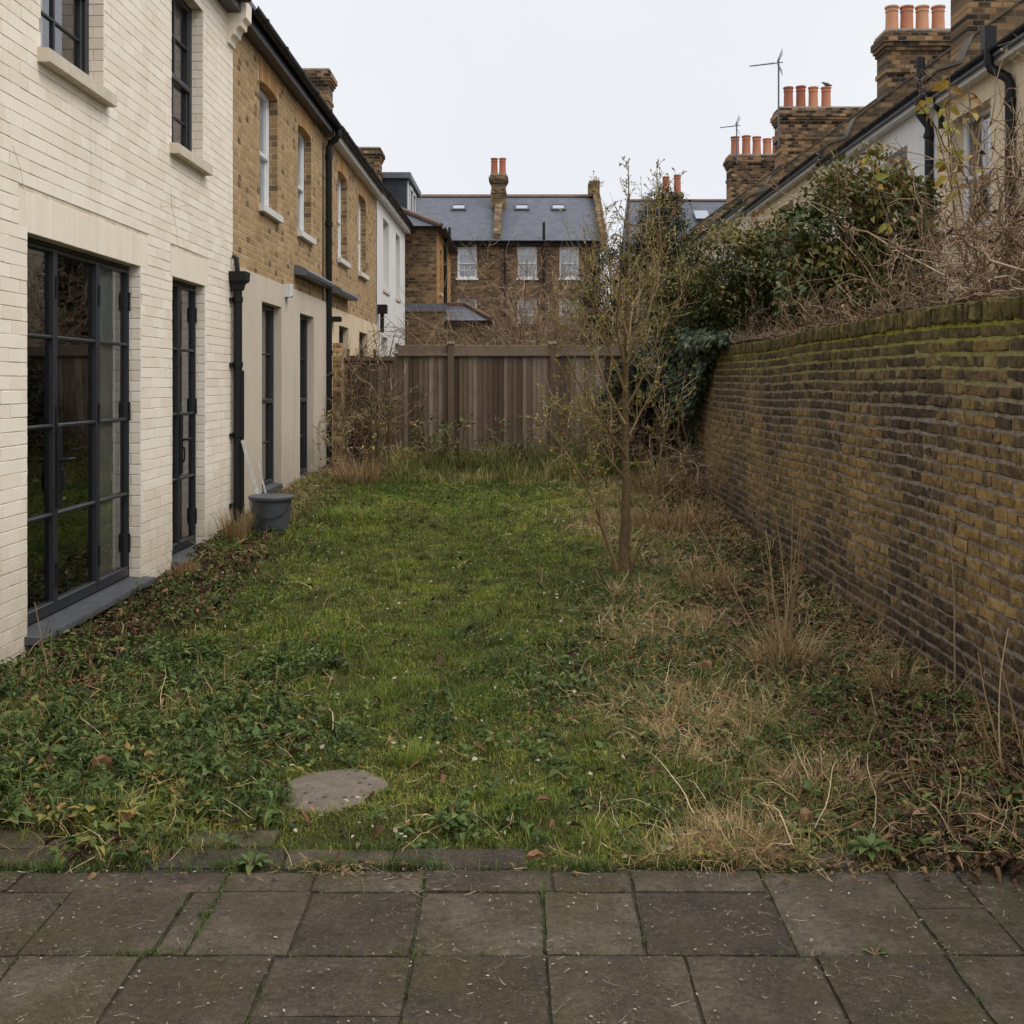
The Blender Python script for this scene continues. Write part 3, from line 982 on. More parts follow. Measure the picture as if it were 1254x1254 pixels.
for h in holes:      # brick reveals of the far jambs and the heads
    Fj = F3((-2.9, h[1] - 0.001, 0), (-1, 0, 0), (0, -1, 0))
    mb.add(*course_bricks(Fj, -0.004, 0.155, h[2], h[3], [], course=0.08, lens=(0.16,), joint=0.005, proud=0.003, bev=0.004, jit=0.001))
    Fj = F3((-2.9, h[0] + 0.001, 0), (-1, 0, 0), (0, 1, 0))
    mb.add(*course_bricks(Fj, -0.004, 0.155, h[2], h[3], [], course=0.08, lens=(0.16,), joint=0.005, proud=0.003, bev=0.004, jit=0.001))
wall_o = HC.part('wall', mb, M['cream'])
# fine cracks in the paint as thin dark threads in the wall's joints
for pts in ([(9.0, 3.22), (9.03, 3.05), (9.12, 2.95), (9.2, 2.75)], [(8.75, 3.02), (9.1, 3.06), (9.35, 3.12), (9.6, 3.16)], [(6.2, 2.95), (6.3, 2.84), (6.35, 2.7)]):
    mb = MB()
    P = FL.pts([(a, b, 0.003) for a, b in pts])
    mb.tubes(P[None], np.full((1, len(pts)), 0.002), 4)
    HC.part('crack', mb, M['cream_joint'])

def steel_door(T, F, u0, u1, v0, v1, nr, leaves, nh, handle_u, label, hinges, lever2=False):
    """steel glazed doors: part french_door > glass_pane, handle, hinge, door_sill"""
    fr = 0.028
    n0, n1 = -nr - 0.04, -nr
    mb = MB()
    mb.bbox(F, u0, u0 + fr, v0, v1, n0, n1, 0.005)
    mb.bbox(F, u1 - fr, u1, v0, v1, n0, n1, 0.005)
    mb.bbox(F, u0 + fr, u1 - fr, v1 - fr, v1, n0, n1, 0.005)
    mb.bbox(F, u0 + fr, u1 - fr, v0, v0 + fr, n0, n1, 0.005)
    edges = [u0 + fr] + leaves + [u1 - fr]
    glass = []
    for a, b in zip(edges[:-1], edges[1:]):
        st = 0.026
        a2, b2 = a + 0.003, b - 0.003
        lv0, lv1 = v0 + fr + 0.003, v1 - fr - 0.003
        m1 = n1 + 0.012
        mb.bbox(F, a2, a2 + st, lv0, lv1, n0, m1, 0.006)
        mb.bbox(F, b2 - st, b2, lv0, lv1, n0, m1, 0.006)
        mb.bbox(F, a2 + st, b2 - st, lv1 - st, lv1, n0, m1 - .001, 0.006)
        mb.bbox(F, a2 + st, b2 - st, lv0, lv0 + 0.075, n0, m1 - .001, 0.006)
        for k in range(1, nh):
            z = lv0 + 0.06 + (lv1 - lv0 - 0.06) * k / nh
            mb.bbox(F, a2 + st, b2 - st, z - 0.013, z + 0.013, n0 + 0.004, m1 - 0.004, 0.008)
        glass.append((a2 + st, b2 - st, lv0 + 0.075, lv1 - st))
    d = T.part('french_door', mb, M['black_metal'], label=label)
    for (a, b, c, e) in glass:
        gm = MB()
        gm.add(pane(F, a, b, c, e, -nr - 0.02), [(0, 1, 2, 3)])
        T.part('glass_pane', gm, M['glass'], d)
    for hu, sgn in handle_u:
        hm = MB()
        hz = v0 + 1.0
        hm.bbox(F, hu - 0.034, hu + 0.034, hz - 0.30, hz + 0.22, n1 + 0.011, n1 + 0.028, 0.004)
        P = F.pts([(hu, hz, n1 + 0.02), (hu, hz, n1 + 0.065), (hu + sgn * 0.02, hz, n1 + 0.07), (hu + sgn * 0.13, hz + 0.004, n1 + 0.068)])
        hm.pipe(P, [0.014, 0.012, 0.012, 0.009], 8)
        P = F.pts([(hu, hz - .06, n1 + 0.02), (hu, hz - .07, n1 + 0.045), (hu, hz - .13, n1 + 0.05), (hu, hz - .19, n1 + 0.045), (hu, hz - .20, n1 + 0.02)])
        hm.pipe(P, 0.008, 6)
        T.part('handle', hm, M['black_pipe'], d)
    for hu in hinges:
        for z in (v0 + 0.28, v0 + 1.28, v1 - 0.27):
            hm = MB()
            hm.pipe(F.pts([(hu, z - 0.07, n1 + 0.016), (hu, z + 0.07, n1 + 0.016)]), 0.009, 8)
            T.part('hinge', hm, M['black_pipe'], d)
    sm = MB()
    sm.prism(F, [(-nr - 0.03, v0 + 0.022), (0.095, v0 + 0.006), (0.10, v0 - 0.002), (0.10, v0 - 0.034), (-nr - 0.03, v0 - 0.034)], u0 - 0.04, u1 + 0.05)
    T.part('door_sill', sm, M['slate_sill'], d)
    return d

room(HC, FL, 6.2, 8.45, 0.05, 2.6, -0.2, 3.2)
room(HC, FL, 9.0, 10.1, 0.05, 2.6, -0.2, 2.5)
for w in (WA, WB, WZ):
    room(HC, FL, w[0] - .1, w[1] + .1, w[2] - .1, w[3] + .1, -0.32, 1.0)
steel_door(HC, FL, *D1, 0.085, [6.96, 7.66], 4, [(6.99, 1)], 'black steel door with twelve panes and a grey sill', [6.96, 7.66, 8.25])
steel_door(HC, FL, *D2, 0.085, [9.47], 4, [(9.50, 1)], 'narrow pair of black glazed doors', [9.94])
cm = curtain_mesh(FL, 7.76, 8.22, 0.12, 2.44, -0.165, 0.010, 5)
HC.part('curtain', cm, M['curtain'], smooth=True)
sash(HC, FL, *WA, 0.10, M['black_metal'], M['stone_sill'], (1, 2), (0.05, 0.075, 0.075), (0.02, 0.42, 'white_curtain'))
sash(HC, FL, *WB, 0.10, M['black_metal'], M['stone_sill'], (1, 2), (0.05, 0.075, 0.075), (0.02, 0.36, 'white_curtain'))
sash(HC, FL, *WZ, 0.10, M['black_metal'], M['stone_sill'], (1, 2), (0.05, 0.075, 0.075))

def gutter_prof(nc, vc, r=0.055, th=0.006):
    o = [(nc - r * math.cos(a), vc - r * math.sin(a)) for a in np.linspace(0, math.pi, 11)]
    i = [(nc + (r - th) * math.cos(a), vc - (r - th) * math.sin(a)) for a in np.linspace(0, math.pi, 11)]
    return o + i

def eaves(T, F, u0, u1, z, fmat, over=0.14, fh=0.15, brackets=True):
    mb = MB()
    mb.prism(F, [(0.0, z), (over, z), (over, z + fh), (over - 0.025, z + fh), (over - 0.025, z + 0.02), (0.0, z + 0.02)], u0, u1)
    T.part('soffit', mb, fmat)
    mb = MB()
    mb.prism(F, gutter_prof(over + 0.062, z + fh), u0, u1)
    k = u0 + 0.4
    while k < u1:
        mb.prism(F, gutter_prof(over + 0.062, z + fh + 0.004, 0.063, 0.012), k, k + 0.07)
        k += 0.95
    T.part('gutter', mb, M['black_pipe'], smooth=False)

def pitched(T, F, u0, u1, z, n_eave, run, pitch, mat, over_n=0.2):
    mb = MB()
    h = run * math.tan(pitch)
    a = [(over_n, z), (-run, z + h + over_n * 0), (-2 * run, z)]
    mb.prism(F, [(over_n, z), (-run, z + h), (-2 * run - .2, z), (-2 * run - .2, z - 0.05), (-run, z + h - 0.06), (over_n, z - 0.05)], u0, u1)
    return T.part('roof', mb, mat)

eaves(HC, FL, CY0, 10.72, 5.24, M['black_metal'])
pitched(HC, FL, CY0, CY1, 5.42, 0, 3.6, R(38), M['slate_y'])
mb = MB()      # stepped corbel at the party line
prof = [(-0.02, 4.95), (0.03, 4.95), (0.035, 5.0), (0.055, 5.03), (0.085, 5.035), (0.09, 5.08), (0.11, 5.11), (0.145, 5.115), (0.15, 5.17), (0.19, 5.2), (0.195, 5.42), (-0.02, 5.42)]
mb.prism(FL, prof, 10.73, 10.94)
HC.part('corbel', mb, M['cream'])
mb = MB()
P0 = np.array((-2.83, 10.88, 0))
mb.pipe([P0 + (0, 0, 0.05), P0 + (0, 0, 2.56)], 0.043, 12)
for z in (0.35, 1.05, 1.75, 2.4):
    mb.pipe([P0 + (0, 0, z), P0 + (0, 0, z + 0.05)], 0.052, 12)
    mb.box(FL, 10.80, 10.96, z + 0.01, z + 0.04, 0.004, 0.03)
mb.pipe([P0 + (0, 0, 2.68), P0 + (-0.015, 0.0, 2.84), P0 + (-0.05, 0.0, 2.86)], 0.025, 10)
dp = HC.part('downpipe', mb, M['black_pipe'], smooth=False)
mb = MB()
mb.add(np.array([P0 + (sx * w, sy * w, z) for w, z in ((0.05, 2.52), (0.06, 2.58), (0.095, 2.61), (0.10, 2.70), (0.085, 2.70), (0.05, 2.6)) for sx, sy in ((-1, -1), (1, -1), (1, 1), (-1, 1))]) * 1.0,
       [(k * 4 + i, k * 4 + (i + 1) % 4, k * 4 + 4 + (i + 1) % 4, k * 4 + 4 + i) for k in range(5) for i in range(4)] + [(20, 21, 22, 23)])
HC.part('hopper', mb, M['black_pipe'], dp)

# -------- brick houses next along
def arch_head(mb_arch, mb_fill, F, u0, u1, v1, rise=0.035, depth=0.24, n=0.0):
    """rubbed brick segmental arch over an opening with a flat bounding box"""
    k = 11
    um = (u0 + u1) / 2
    hw = (u1 - u0) / 2
    e = 0.07
    for i in range(k):
        a, b = -1 + 2 * i / k, -1 + 2 * (i + 1) / k
        f = lambda s: v1 + rise * (1 - s * s)
        ua, ub = um + a * hw, um + b * hw
        ta, tb = um + a * (hw + e), um + b * (hw + e)
        gp = 0.002
        P = F.pts([(ua + gp, f(a), n - 0.10), (ub - gp, f(b), n - 0.10), (tb - gp, v1 + depth + .02, n - 0.10), (ta + gp, v1 + depth + .02, n - 0.10),
                   (ua + gp, f(a), n + 0.005), (ub - gp, f(b), n + 0.005), (tb - gp, v1 + depth + .02, n + 0.005), (ta + gp, v1 + depth + .02, n + 0.005)])
        mb_arch.add(P, [(4, 5, 6, 7), (0, 1, 5, 4), (1, 2, 6, 5), (3, 0, 4, 7), (2, 3, 7, 6)], random.random())

def brick_house(name, label, y0, y1, z_split, ze, uw, gw, render_mat, fascia, canopy, group=None, gsill=0.3, roof=True, detail=True):
    T = Thing(name, (-2.9, (y0 + y1) / 2, 0), label, 'house', group)
    mb = MB()
    hs_ = [(w[0], w[1], w[2], w[3] + 0.05) for w in uw]
    wall_back(mb, FL, y0, y1, z_split, ze + .1, hs_, -0.002, reveal=0.16)
    T.part('mortar', mb, M['stock_joint'])
    mb = MB()
    mb.flat = True
    ah = [(w[0] - 0.075, w[1] + 0.075, w[3] - 0.001, w[3] + 0.26) for w in uw]
    mb.add(*course_bricks(FL, y0, y1, z_split, ze, [(h[0], h[1], h[2], h[3] - .05) for h in hs_] + ah, course=0.075, lens=(0.225, 0.112), joint=0.013, proud=0.0014, bev=0.002, jit=0.002,
                          tfun=lambda A, t: np.clip(np.where((t < 0.16) & (A[:, 1] - A[:, 0] < .15), .02 + t * .8, 0.30 + 0.5 * t) + .22 * (fbm(A[:, 0], A[:, 2], .9, 91) - .45), 0, 1)))
    for h in hs_:
        for Fj in (F3((-2.9, h[1] - 0.001, 0), (-1, 0, 0), (0, -1, 0)), F3((-2.9, h[0] + 0.001, 0), (-1, 0, 0), (0, 1, 0))):
            mb.add(*course_bricks(Fj, -0.003, 0.155, h[2], h[3], [], course=0.075, lens=(0.16,), joint=0.008, proud=0.003, bev=0.003, jit=0.001,
                                  tfun=lambda A, t: 0.05 + 0.4 * t))
    T.part('wall', mb, M['stock'])
    for w in uw:
        mb = MB()
        arch_head(mb, None, FL, w[0], w[1], w[3])
        T.part('arch', mb, M['rubbed'])
    for w in uw:
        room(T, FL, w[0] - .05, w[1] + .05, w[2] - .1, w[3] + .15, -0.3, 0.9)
        sash(T, FL, w[0], w[1], w[2], w[3] + 0.03, 0.10, M['white_paint'], M['fascia_white'], (0, 1), (0.05, 0.06, 0.07), (0.05, 0.95, 'white_curtain') if w is uw[0] else None)
    # rendered ground floor, 25 mm proud
    mb = MB()
    gh = [(w[0], w[1], w[2], w[3]) for w in gw]
    wall_back(mb, FL, y0, y1, -0.2, z_split, gh, 0.025, reveal=0.2)
    mb.quad(FL.pts([(y0, z_split, 0.025), (y1, z_split, 0.025), (y1, z_split + .012, -0.003), (y0, z_split + .012, -0.003)]))
    mb.quad(FL.pts([(y0, -0.2, 0.025), (y0, z_split, 0.025), (y0, z_split, -0.1), (y0, -0.2, -0.1)]))
    T.part('rendered_wall', mb, render_mat)
    for w in gw:
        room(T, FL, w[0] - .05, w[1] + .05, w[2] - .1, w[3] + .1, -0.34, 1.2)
        sash(T, FL, *w, 0.065, M['black_metal'], M['slate_sill'], (0, 2), (0.0, 0.045, 0.05))
    eaves(T, FL, y0, y1, ze, fascia)
    pitched(T, FL, y0, y1, ze + 0.18, 0, 3.6, R(38), M['slate_y'])
    for (a, b, z) in canopy:
        mb = MB()
        mb.prism(FL, [(0.0, z + 0.10), (0.06, z + 0.095), (0.16, z + 0.05), (0.18, z + 0.02), (0.17, z - 0.02), (0.13, z - 0.03), (0.0, z - 0.02)], a, b)
        T.part('canopy', mb, M['lead'])
    return T

H1 = brick_house('brick_house', 'yellow brick house with beige rendered ground floor beside the cream painted one', 10.955, 16.2, 2.78, 5.24,
                 [(12.08, 12.97, 3.57, 4.95), (14.16, 15.05, 3.57, 4.95)], [(12.08, 13.06, 0.38, 2.5), (14.16, 15.1, 0.34, 2.5)],
                 M['beige_render'], M['black_metal'], [(13.9, 15.98, 3.0)])
mb = MB()
a = np.array((-2.84, 16.1, 0))
mb.pipe([a + (0.135, 0, 5.36), a + (0.135, 0, 5.24), a + (0.10, 0, 5.19), a + (0.02, 0, 5.14), a + (0, 0, 5.08), a + (0, 0, 0.2)], 0.046, 12)
for z in (4.9, 3.9, 2.95, 2.0, 1.1):
    mb.pipe([a + (0, 0, z), a + (0, 0, z + 0.07)], 0.056, 12)
H1.part('downpipe', mb, M['black_pipe'])
mb = MB()
mb.pipe([(-2.895, 15.9, 0.3), (-2.895, 15.9, 5.1)], 0.012, 6)
H1.part('cable', mb, M['black_pipe'])
mb = MB()
mb.pipe([(-2.86, 11.18, 0.2), (-2.86, 11.18, 1.72)], 0.018, 6)
H1.part('cable', mb, M['black_pipe'])
mb = MB()
mb.bbox(FL, 13.25, 13.39, 2.64, 2.80, 0.02, 0.10, 0.01)
H1.part('vent_box', mb, M['fascia_white'])

H2 = brick_house('brick_house', 'yellow brick house with a pale rendered base, between the black downpipe and the white house', 16.205, 21.8, 2.74, 5.26,
                 [(17.24, 18.13, 3.57, 4.95), (19.42, 20.35, 3.57, 4.95)], [(17.2, 18.15, 1.1, 2.5), (19.35, 20.35, 1.1, 2.5)],
                 M['cream_render'], M['fascia_white'], [(16.5, 18.2, 2.98)])
mb = MB()
mb.bbox(FL, 16.55, 16.66, 2.52, 2.6, 0.025, 0.16, 0.01)
H2.part('wall_lamp', mb, M['black_pipe'])

# chimneys: part chimney > chimney_pot
def chimney(T, x0, x1, y0, y1, z0, z1, pots, mat=None, cap=0.09, potr=0.12, poth=0.45, parent=None, name='chimney'):
    m_ = mat or M['brick_chim']
    mb = MB()
    W = WORLD
    H = z1 - z0
    mb.box(W, x0, x1, z0, z1 - 0.40, y0, y1)
    c = cap / 3
    for k, (d, a, b) in enumerate(((c, .40, .33), (2 * c, .33, .26), (cap, .26, .14), (1.6 * c, .14, .06))):
        mb.box(W, x0 - d, x1 + d, z1 - a, z1 - b, y0 - d, y1 + d)
    if H > 1.2:
        mb.box(W, x0 - 0.025, x1 + 0.025, z1 - 0.80, z1 - 0.72, y0 - 0.025, y1 + 0.025)
    ch = T.part(name, mb, m_, parent)
    mb = MB()
    mb.box(W, x0 - c, x1 + c, z1 - 0.06, z1 - 0.02, y0 - c, y1 + c)
    ts = mb
    ch2 = T.part('flaunching', ts, M['cement'], ch)
    for px_, h_, t_ in pots:
        mb = MB()
        yc = (y0 + y1) / 2
        r = potr
        h = poth * h_
        mb.lathe((px_, yc, z1 - 0.03), [(r * 1.12, 0), (r * 1.08, h * .12), (r, h * .2), (r * .93, h * .78), (r * 1.02, h * .80), (r * 1.02, h * .84), (r * .95, h * .86), (r * .95, h * .92),
                                       (r * 1.1, h * .94), (r * 1.1, h), (r * .8, h), (r * .78, h * .6)], 14, t_)
        T.part('chimney_pot', mb, M['terracotta'], ch)
    return ch

# -------- white rendered house beyond
HW = Thing('rendered_house', (-2.9, 24.4, 0), 'white rendered house at the far end of the left terrace', 'house')
mb = MB()
uw = [(22.8, 23.8, 3.55, 5.05), (25.1, 25.95, 3.55, 5.05)]
gw = [(22.5, 23.6, 1.2, 2.55), (25.0, 25.9, 1.2, 2.5)]
wall_back(mb, FL, 21.805, 27.1, -0.2, 5.4, uw + gw, 0.012, reveal=0.2)
mb.quad(FL.pts([(27.1, -.2, .012), (27.1, 5.4, .012), (27.1, 5.4, -4), (27.1, -.2, -4)]))
HW.part('wall', mb, M['white_render'])
for w in uw + gw:
    room(HW, FL, w[0] - .05, w[1] + .05, w[2] - .1, w[3] + .1, -0.34, 0.9)
    sash(HW, FL, *w, 0.12, M['white_paint'], M['stone_sill'], (0, 1), (0.04, 0.04, 0.06))
eaves(HW, FL, 21.805, 27.15, 5.3, M['fascia_white'], 0.14, 0.16)
pitched(HW, FL, 21.805, 27.15, 5.48, 0, 3.6, R(38), M['slate_y'])
chimney(HW, -5.75, -4.66, 26.3, 26.95, 6.4, 9.2, [], cap=0.10)
mb = MB()
mb.pipe([(-2.80, 21.95, 2.6), (-2.80, 21.95, 3.0)], 0.04, 8)
mb.box(WORLD, -2.90, -2.70, 2.98, 3.16, 21.85, 22.05)
HW.part('hopper', mb, M['black_pipe'])

# -------- terrace house beyond with its dormer, and the rear additions
H4 = Thing('brick_house', (-3.4, 34, 0), 'slate roofed house with a dark clad dormer behind the white house', 'house')
F4 = F3((-3.4, 0, 0), (0, 1, 0), (1, 0, 0))
mb = MB()
mb.box(WORLD, -9.5, -3.4, -0.2, 5.5, 27.2, 40.0)
H4.part('wall', mb, M['brick_side'])
pitched(H4, F4, 27.2, 40.0, 5.5, 0, 3.0, R(38), M['slate_y'])
chimney(H4, -5.3, -4.22, 32.4, 33.05, 6.5, 8.62, [], cap=0.09)
mb = MB()
mb.box(WORLD, -6.2, -3.55, 5.9, 7.92, 33.8, 37.2)
dm = H4.part('dormer', mb, M['cladding'])
mb = MB()
mb.box(WORLD, -6.3, -3.42, 7.92, 8.10, 33.68, 37.3)
H4.part('dormer_roof', mb, M['lead'], dm)
F4d = F3((-3.55, 0, 0), (0, 1, 0), (1, 0, 0))
mb = MB()
for a, b, c, d in ((34.5, 34.6, 6.75, 7.85), (35.4, 35.5, 6.75, 7.85), (36.3, 36.4, 6.75, 7.85), (34.6, 36.3, 6.75, 6.85), (34.6, 36.3, 7.76, 7.85)):
    mb.box(F4d, a, b, c, d, 0.0, 0.05)
mb.box(F4d, 34.0, 34.2, 6.6, 7.9, 0.0, 0.03)
w = H4.part('window', mb, M['white_paint'], dm)

OR = Thing('rear_extension', (-2.5, 30, 0), 'two storey brick rear extension with a hipped slate roof and red hip tiles', 'house extension')
mb = MB()
wall_back(mb, F3((0, 27.5, 0), (1, 0, 0), (0, -1, 0)), -3.6, -2.13, -0.2, 5.55, [], 0)
OR.part('wall', mb, M['brick_back'])
mb = MB()
FO = F3((-2.13, 0, 0), (0, 1, 0), (1, 0, 0))
ow = [(28.6, 29.2, 3.95, 5.1), (30.2, 30.8, 3.95, 5.1)]
wall_back(mb, FO, 27.5, 33.0, -0.2, 5.55, ow, 0, reveal=0.1)
mb.quad([(-2.13, 33, -.2), (-3.6, 33, -.2), (-3.6, 33, 5.55), (-2.13, 33, 5.55)])
OR.part('side_wall', mb, M['brick_side'])
for w_ in ow:
    room(OR, FO, w_[0] - .05, w_[1] + .05, w_[2] - .05, w_[3] + .05, -.2, .5)
    sash(OR, FO, *w_, 0.08, M['white_paint'], M['stone_sill'], (0, 1), (0.03, 0.04, 0.06))
mb = MB()
e = 0.12
mb.add([(-3.6, 27.5 - e, 5.5), (-2.13 + e, 27.5 - e, 5.5), (-2.13 + e, 33 + e, 5.5), (-3.6, 33 + e, 5.5), (-3.2, 28.9, 6.15), (-3.2, 31.8, 6.15), (-3.6, 27.6, 6.0), (-3.6, 33, 6.0)],
       [(0, 1, 4, 6), (1, 2, 5, 4), (2, 3, 7, 5), (0, 3, 2, 1), (6, 4, 5, 7)])
rf = OR.part('roof', mb, M['slate_x'])
mb = MB()
mb.pipe([(-2.13 + e, 27.5 - e, 5.54), (-3.2, 28.9, 6.19)], 0.07, 6)
mb.pipe([(-3.2, 28.9, 6.19), (-3.6, 27.9, 6.2)], 0.07, 6)
OR.part('ridge_tile', mb, M['ridge_tile'], rf)
mb = MB()
mb.prism(F3((-2.13, 0, 0), (0, 1, 0), (1, 0, 0)), gutter_prof(0.17, 5.52, 0.06), 27.38, 33)
mb.prism(F3((0, 27.5, 0), (1, 0, 0), (0, -1, 0)), gutter_prof(0.17, 5.52, 0.06), -3.5, -1.98)
mb.pipe([(-2.06, 29.7, 0.3), (-2.06, 29.7, 5.5)], 0.05, 8)
OR.part('gutter', mb, M['black_pipe'])
LE = Thing('lean_to_extension', (-1.9, 27.5, 0), 'single storey brick lean to with lead flashing and a small slate roof behind the fence', 'house extension')
mb = MB()
mb.box(WORLD, -3.7, -1.92, -0.2, 3.36, 27.15, 29.0)
LE.part('wall', mb, M['brick_back'])
mb = MB()
mb.box(WORLD, -3.72, -1.90, 3.36, 3.56, 27.12, 29.0)
LE.part('flashing', mb, M['lead'])
mb = MB()
mb.add([(-1.915, 27.3, 3.15), (-0.75, 27.3, 3.15), (-0.75, 29.6, 3.15), (-1.915, 29.6, 3.15), (-1.915, 28.4, 3.62), (-1.45, 28.4, 3.60)], [(0, 1, 5, 4), (1, 2, 5), (2, 3, 4, 5), (0, 3, 2, 1)])
rf = LE.part('roof', mb, M['slate_x'])
mb = MB()
mb.pipe([(-1.45, 28.4, 3.63), (-0.75, 27.3, 3.2)], 0.06, 6)
mb.pipe([(-1.915, 28.4, 3.64), (-1.45, 28.4, 3.63)], 0.06, 6)
LE.part('ridge_tile', mb, M['ridge_tile'], rf)
mb = MB()
mb.box(WORLD, -1.91, -0.85, -0.2, 3.13, 27.42, 29.5)
LE.part('side_wall', mb, M['brick_back'])

# far garden wall behind the fence
FW = Thing('garden_wall', (1, 30, 0), 'brown brick garden wall beyond the fence in front of the back house', 'wall')
mb = MB()
mb.box(WORLD, -1.0, 4.5, -0.2, 3.12, 30.0, 30.22)
FW.part('wall', mb, M['brick_back'])
mb = MB()
mb.box(WORLD, -1.0, 4.5, 3.12, 3.20, 29.96, 30.26)
FW.part('coping', mb, M['ridge_tile'])

# -------- house closing the view
HB = Thing('back_house', (-1, 42, 0), 'brown brick house with slate roof, rooflights and white sash windows facing us across the gardens', 'house')
FB = F3((0, 42, 0), (1, 0, 0), (0, -1, 0))
bw = [(-2.46, -1.69, 5.60, 6.83), (-.14, .62, 5.60, 6.83), (1.48, 2.24, 5.60, 6.83)]
bg_ = [(-2.46, -1.69, 3.6, 4.83), (-.14, .62, 3.6, 4.83), (1.48, 2.24, 3.6, 4.83)]
mb = MB()
wall_back(mb, FB, -9, 3.06, -0.2, 7.1, bw + bg_, 0, reveal=0.12)
mb.quad([(3.06, 42, -.2), (3.06, 50, -.2), (3.06, 50, 7.1), (3.06, 46, 9.5), (3.06, 42, 7.1)])
HB.part('wall', mb, M['brick_back'])
for k, w in enumerate(bw + bg_):
    room(HB, FB, w[0] - .05, w[1] + .05, w[2] - .05, w[3] + .05, -.2, .6, M['white_curtain'])
    sash(HB, FB, *w, 0.05, M['white_paint'], M['white_paint'], (2, 2), (0.05, 0.05, 0.06), (0.03, 0.97, 'white_curtain'))
mb = MB()
for w in bw + bg_:
    mb.box(FB, w[0] - 0.08, w[1] + 0.08, w[3] + 0.002, w[3] + 0.22, -0.05, 0.006, 0.3)
HB.part('lintel', mb, M['ridge_tile'])
mb = MB()
mb.prism(FB, [(0.2, 7.05), (-4.0, 9.45), (-8.2, 7.05), (-8.2, 6.98), (0.2, 6.98)], -9, 3.02)
rf = HB.part('roof', mb, M['slate_x'])
mb = MB()
mb.prism(FB, [(-3.86, 9.42), (-4.0, 9.54), (-4.14, 9.42)], -9, 3.0)
HB.part('ridge_tile', mb, M['ridge_tile'], rf)
sl_ = 2.4 / 4.2
def on_roof(n):    # roof height at n (negative = further back)
    return 7.05 + (0.2 - n) * sl_
for (a, b) in ((-2.86, -2.26), (-.26, .34), (1.24, 1.84)):
    n_lo, n_hi = -2.5, -3.05
    q = lambda u, n, o: (u, on_roof(n) + o, n)
    mb = MB()
    for (x0, x1, m0, m1) in ((a, a + .07, n_lo, n_hi), (b - .07, b, n_lo, n_hi), (a + .07, b - .07, n_lo, n_lo - .08), (a + .07, b - .07, n_hi + .08, n_hi)):
        P = FB.pts([q(x0, m0, -.02), q(x1, m0, -.02), q(x1, m1, -.02), q(x0, m1, -.02), q(x0, m0, .09), q(x1, m0, .09), q(x1, m1, .09), q(x0, m1, .09)])
        mb.add(P, [(0, 3, 2, 1), (4, 5, 6, 7), (0, 1, 5, 4), (1, 2, 6, 5), (2, 3, 7, 6), (3, 0, 4, 7)])
    w = HB.part('rooflight', mb, M['black_metal'])
    mb = MB()
    mb.add(FB.pts([q(a + .06, n_lo - .06, .06), q(b - .06, n_lo - .06, .06), q(b - .06, n_hi + .06, .06), q(a + .06, n_hi + .06, .06)]), [(0, 1, 2, 3)])
    m_rl = M.get('rooflight_glass')
    if m_rl is None:
        m_rl = M['rooflight_glass'] = simple('rooflight_glass', lin(130, 138, 150), 0.08, 0.05, 3, 0, 0.9)
    HB.part('glass_pane', mb, m_rl, w)
mb = MB()
mb.prism(FB, gutter_prof(0.26, 7.02, 0.07), -9, 3.06)
mb.box(FB, -9, 3.06, 6.86, 6.99, 0.004, 0.19)
HB.part('gutter', mb, M['black_pipe'])
mb = MB()
for x in (-2.75, 0.88):
    mb.pipe([(x, 41.88, 3.0), (x, 41.88, 7.75 if x > 0 else 7.55)], 0.055, 8)
mb.pipe([(-.62, 41.9, 4), (-.62, 41.9, 6.9)], 0.04, 8)
HB.part('soil_pipe', mb, M['black_pipe'])
ch = chimney(HB, -1.22, -.62, 44.6, 45.3, 8.0, 10.15, [(-1.10, 1.0, .1), (-.76, 1.0, .2)], mat=M['brick_back'], cap=0.10, potr=0.14, poth=0.72)
mb = MB()
mb.prism(FB, [(0.1, 7.0), (0.1, 7.32), (-2.6, 8.95), (-2.6, 8.4)], -1.06, -.78)
HB.part('parapet', mb, M['brick_parapet'])
mb = MB()
mb.prism(FB, [(0.22, 6.9), (0.22, 7.35), (-4.0, 9.78), (-8.2, 7.35), (-8.2, 6.9)], 3.02, 3.30)
mb.box(FB, 2.86, 3.30, 9.4, 10.05, -4.6, -3.6)
HB.part('gable_parapet', mb, M['brick_parapet'])

HB2 = Thing('back_house', (9, 50, 0), 'far slate roofed house at the end of the right terrace with two chimney pots', 'house')
FB2 = F3((0, 50, 0), (1, 0, 0), (0, -1, 0))
mb = MB()
mb.box(WORLD, 5.2, 15, -0.2, 8.0, 50.0, 57.5)
HB2.part('wall', mb, M['brick_back'])
mb = MB()
mb.prism(FB2, [(0.25, 7.9), (-3.6, 10.55), (-7.7, 7.9)], 5.2, 15)
rf = HB2.part('roof', mb, M['slate_x'])
mb = MB()
mb.prism(FB2, [(-3.46, 10.52), (-3.6, 10.62), (-3.74, 10.52)], 5.2, 15)
HB2.part('ridge_tile', mb, M['ridge_tile'], rf)
mb = MB()
mb.add(FB2.pts([(8.3, 9.35, -1.6), (8.95, 9.35, -1.6), (8.95, 9.85, -2.3), (8.3, 9.85, -2.3)]), [(0, 1, 2, 3)])
mb.add(FB2.pts([(8.3, 9.35, -1.5), (8.95, 9.35, -1.5), (8.95, 9.35, -1.6), (8.3, 9.35, -1.6)]), [(0, 1, 2, 3)])
HB2.part('rooflight', mb, M['rooflight_glass'])
chimney(HB2, 6.75, 7.7, 52, 52.7, 9.0, 10.7, [(6.97, 1, .2), (7.52, 1.1, .2)], potr=0.17, poth=0.8)

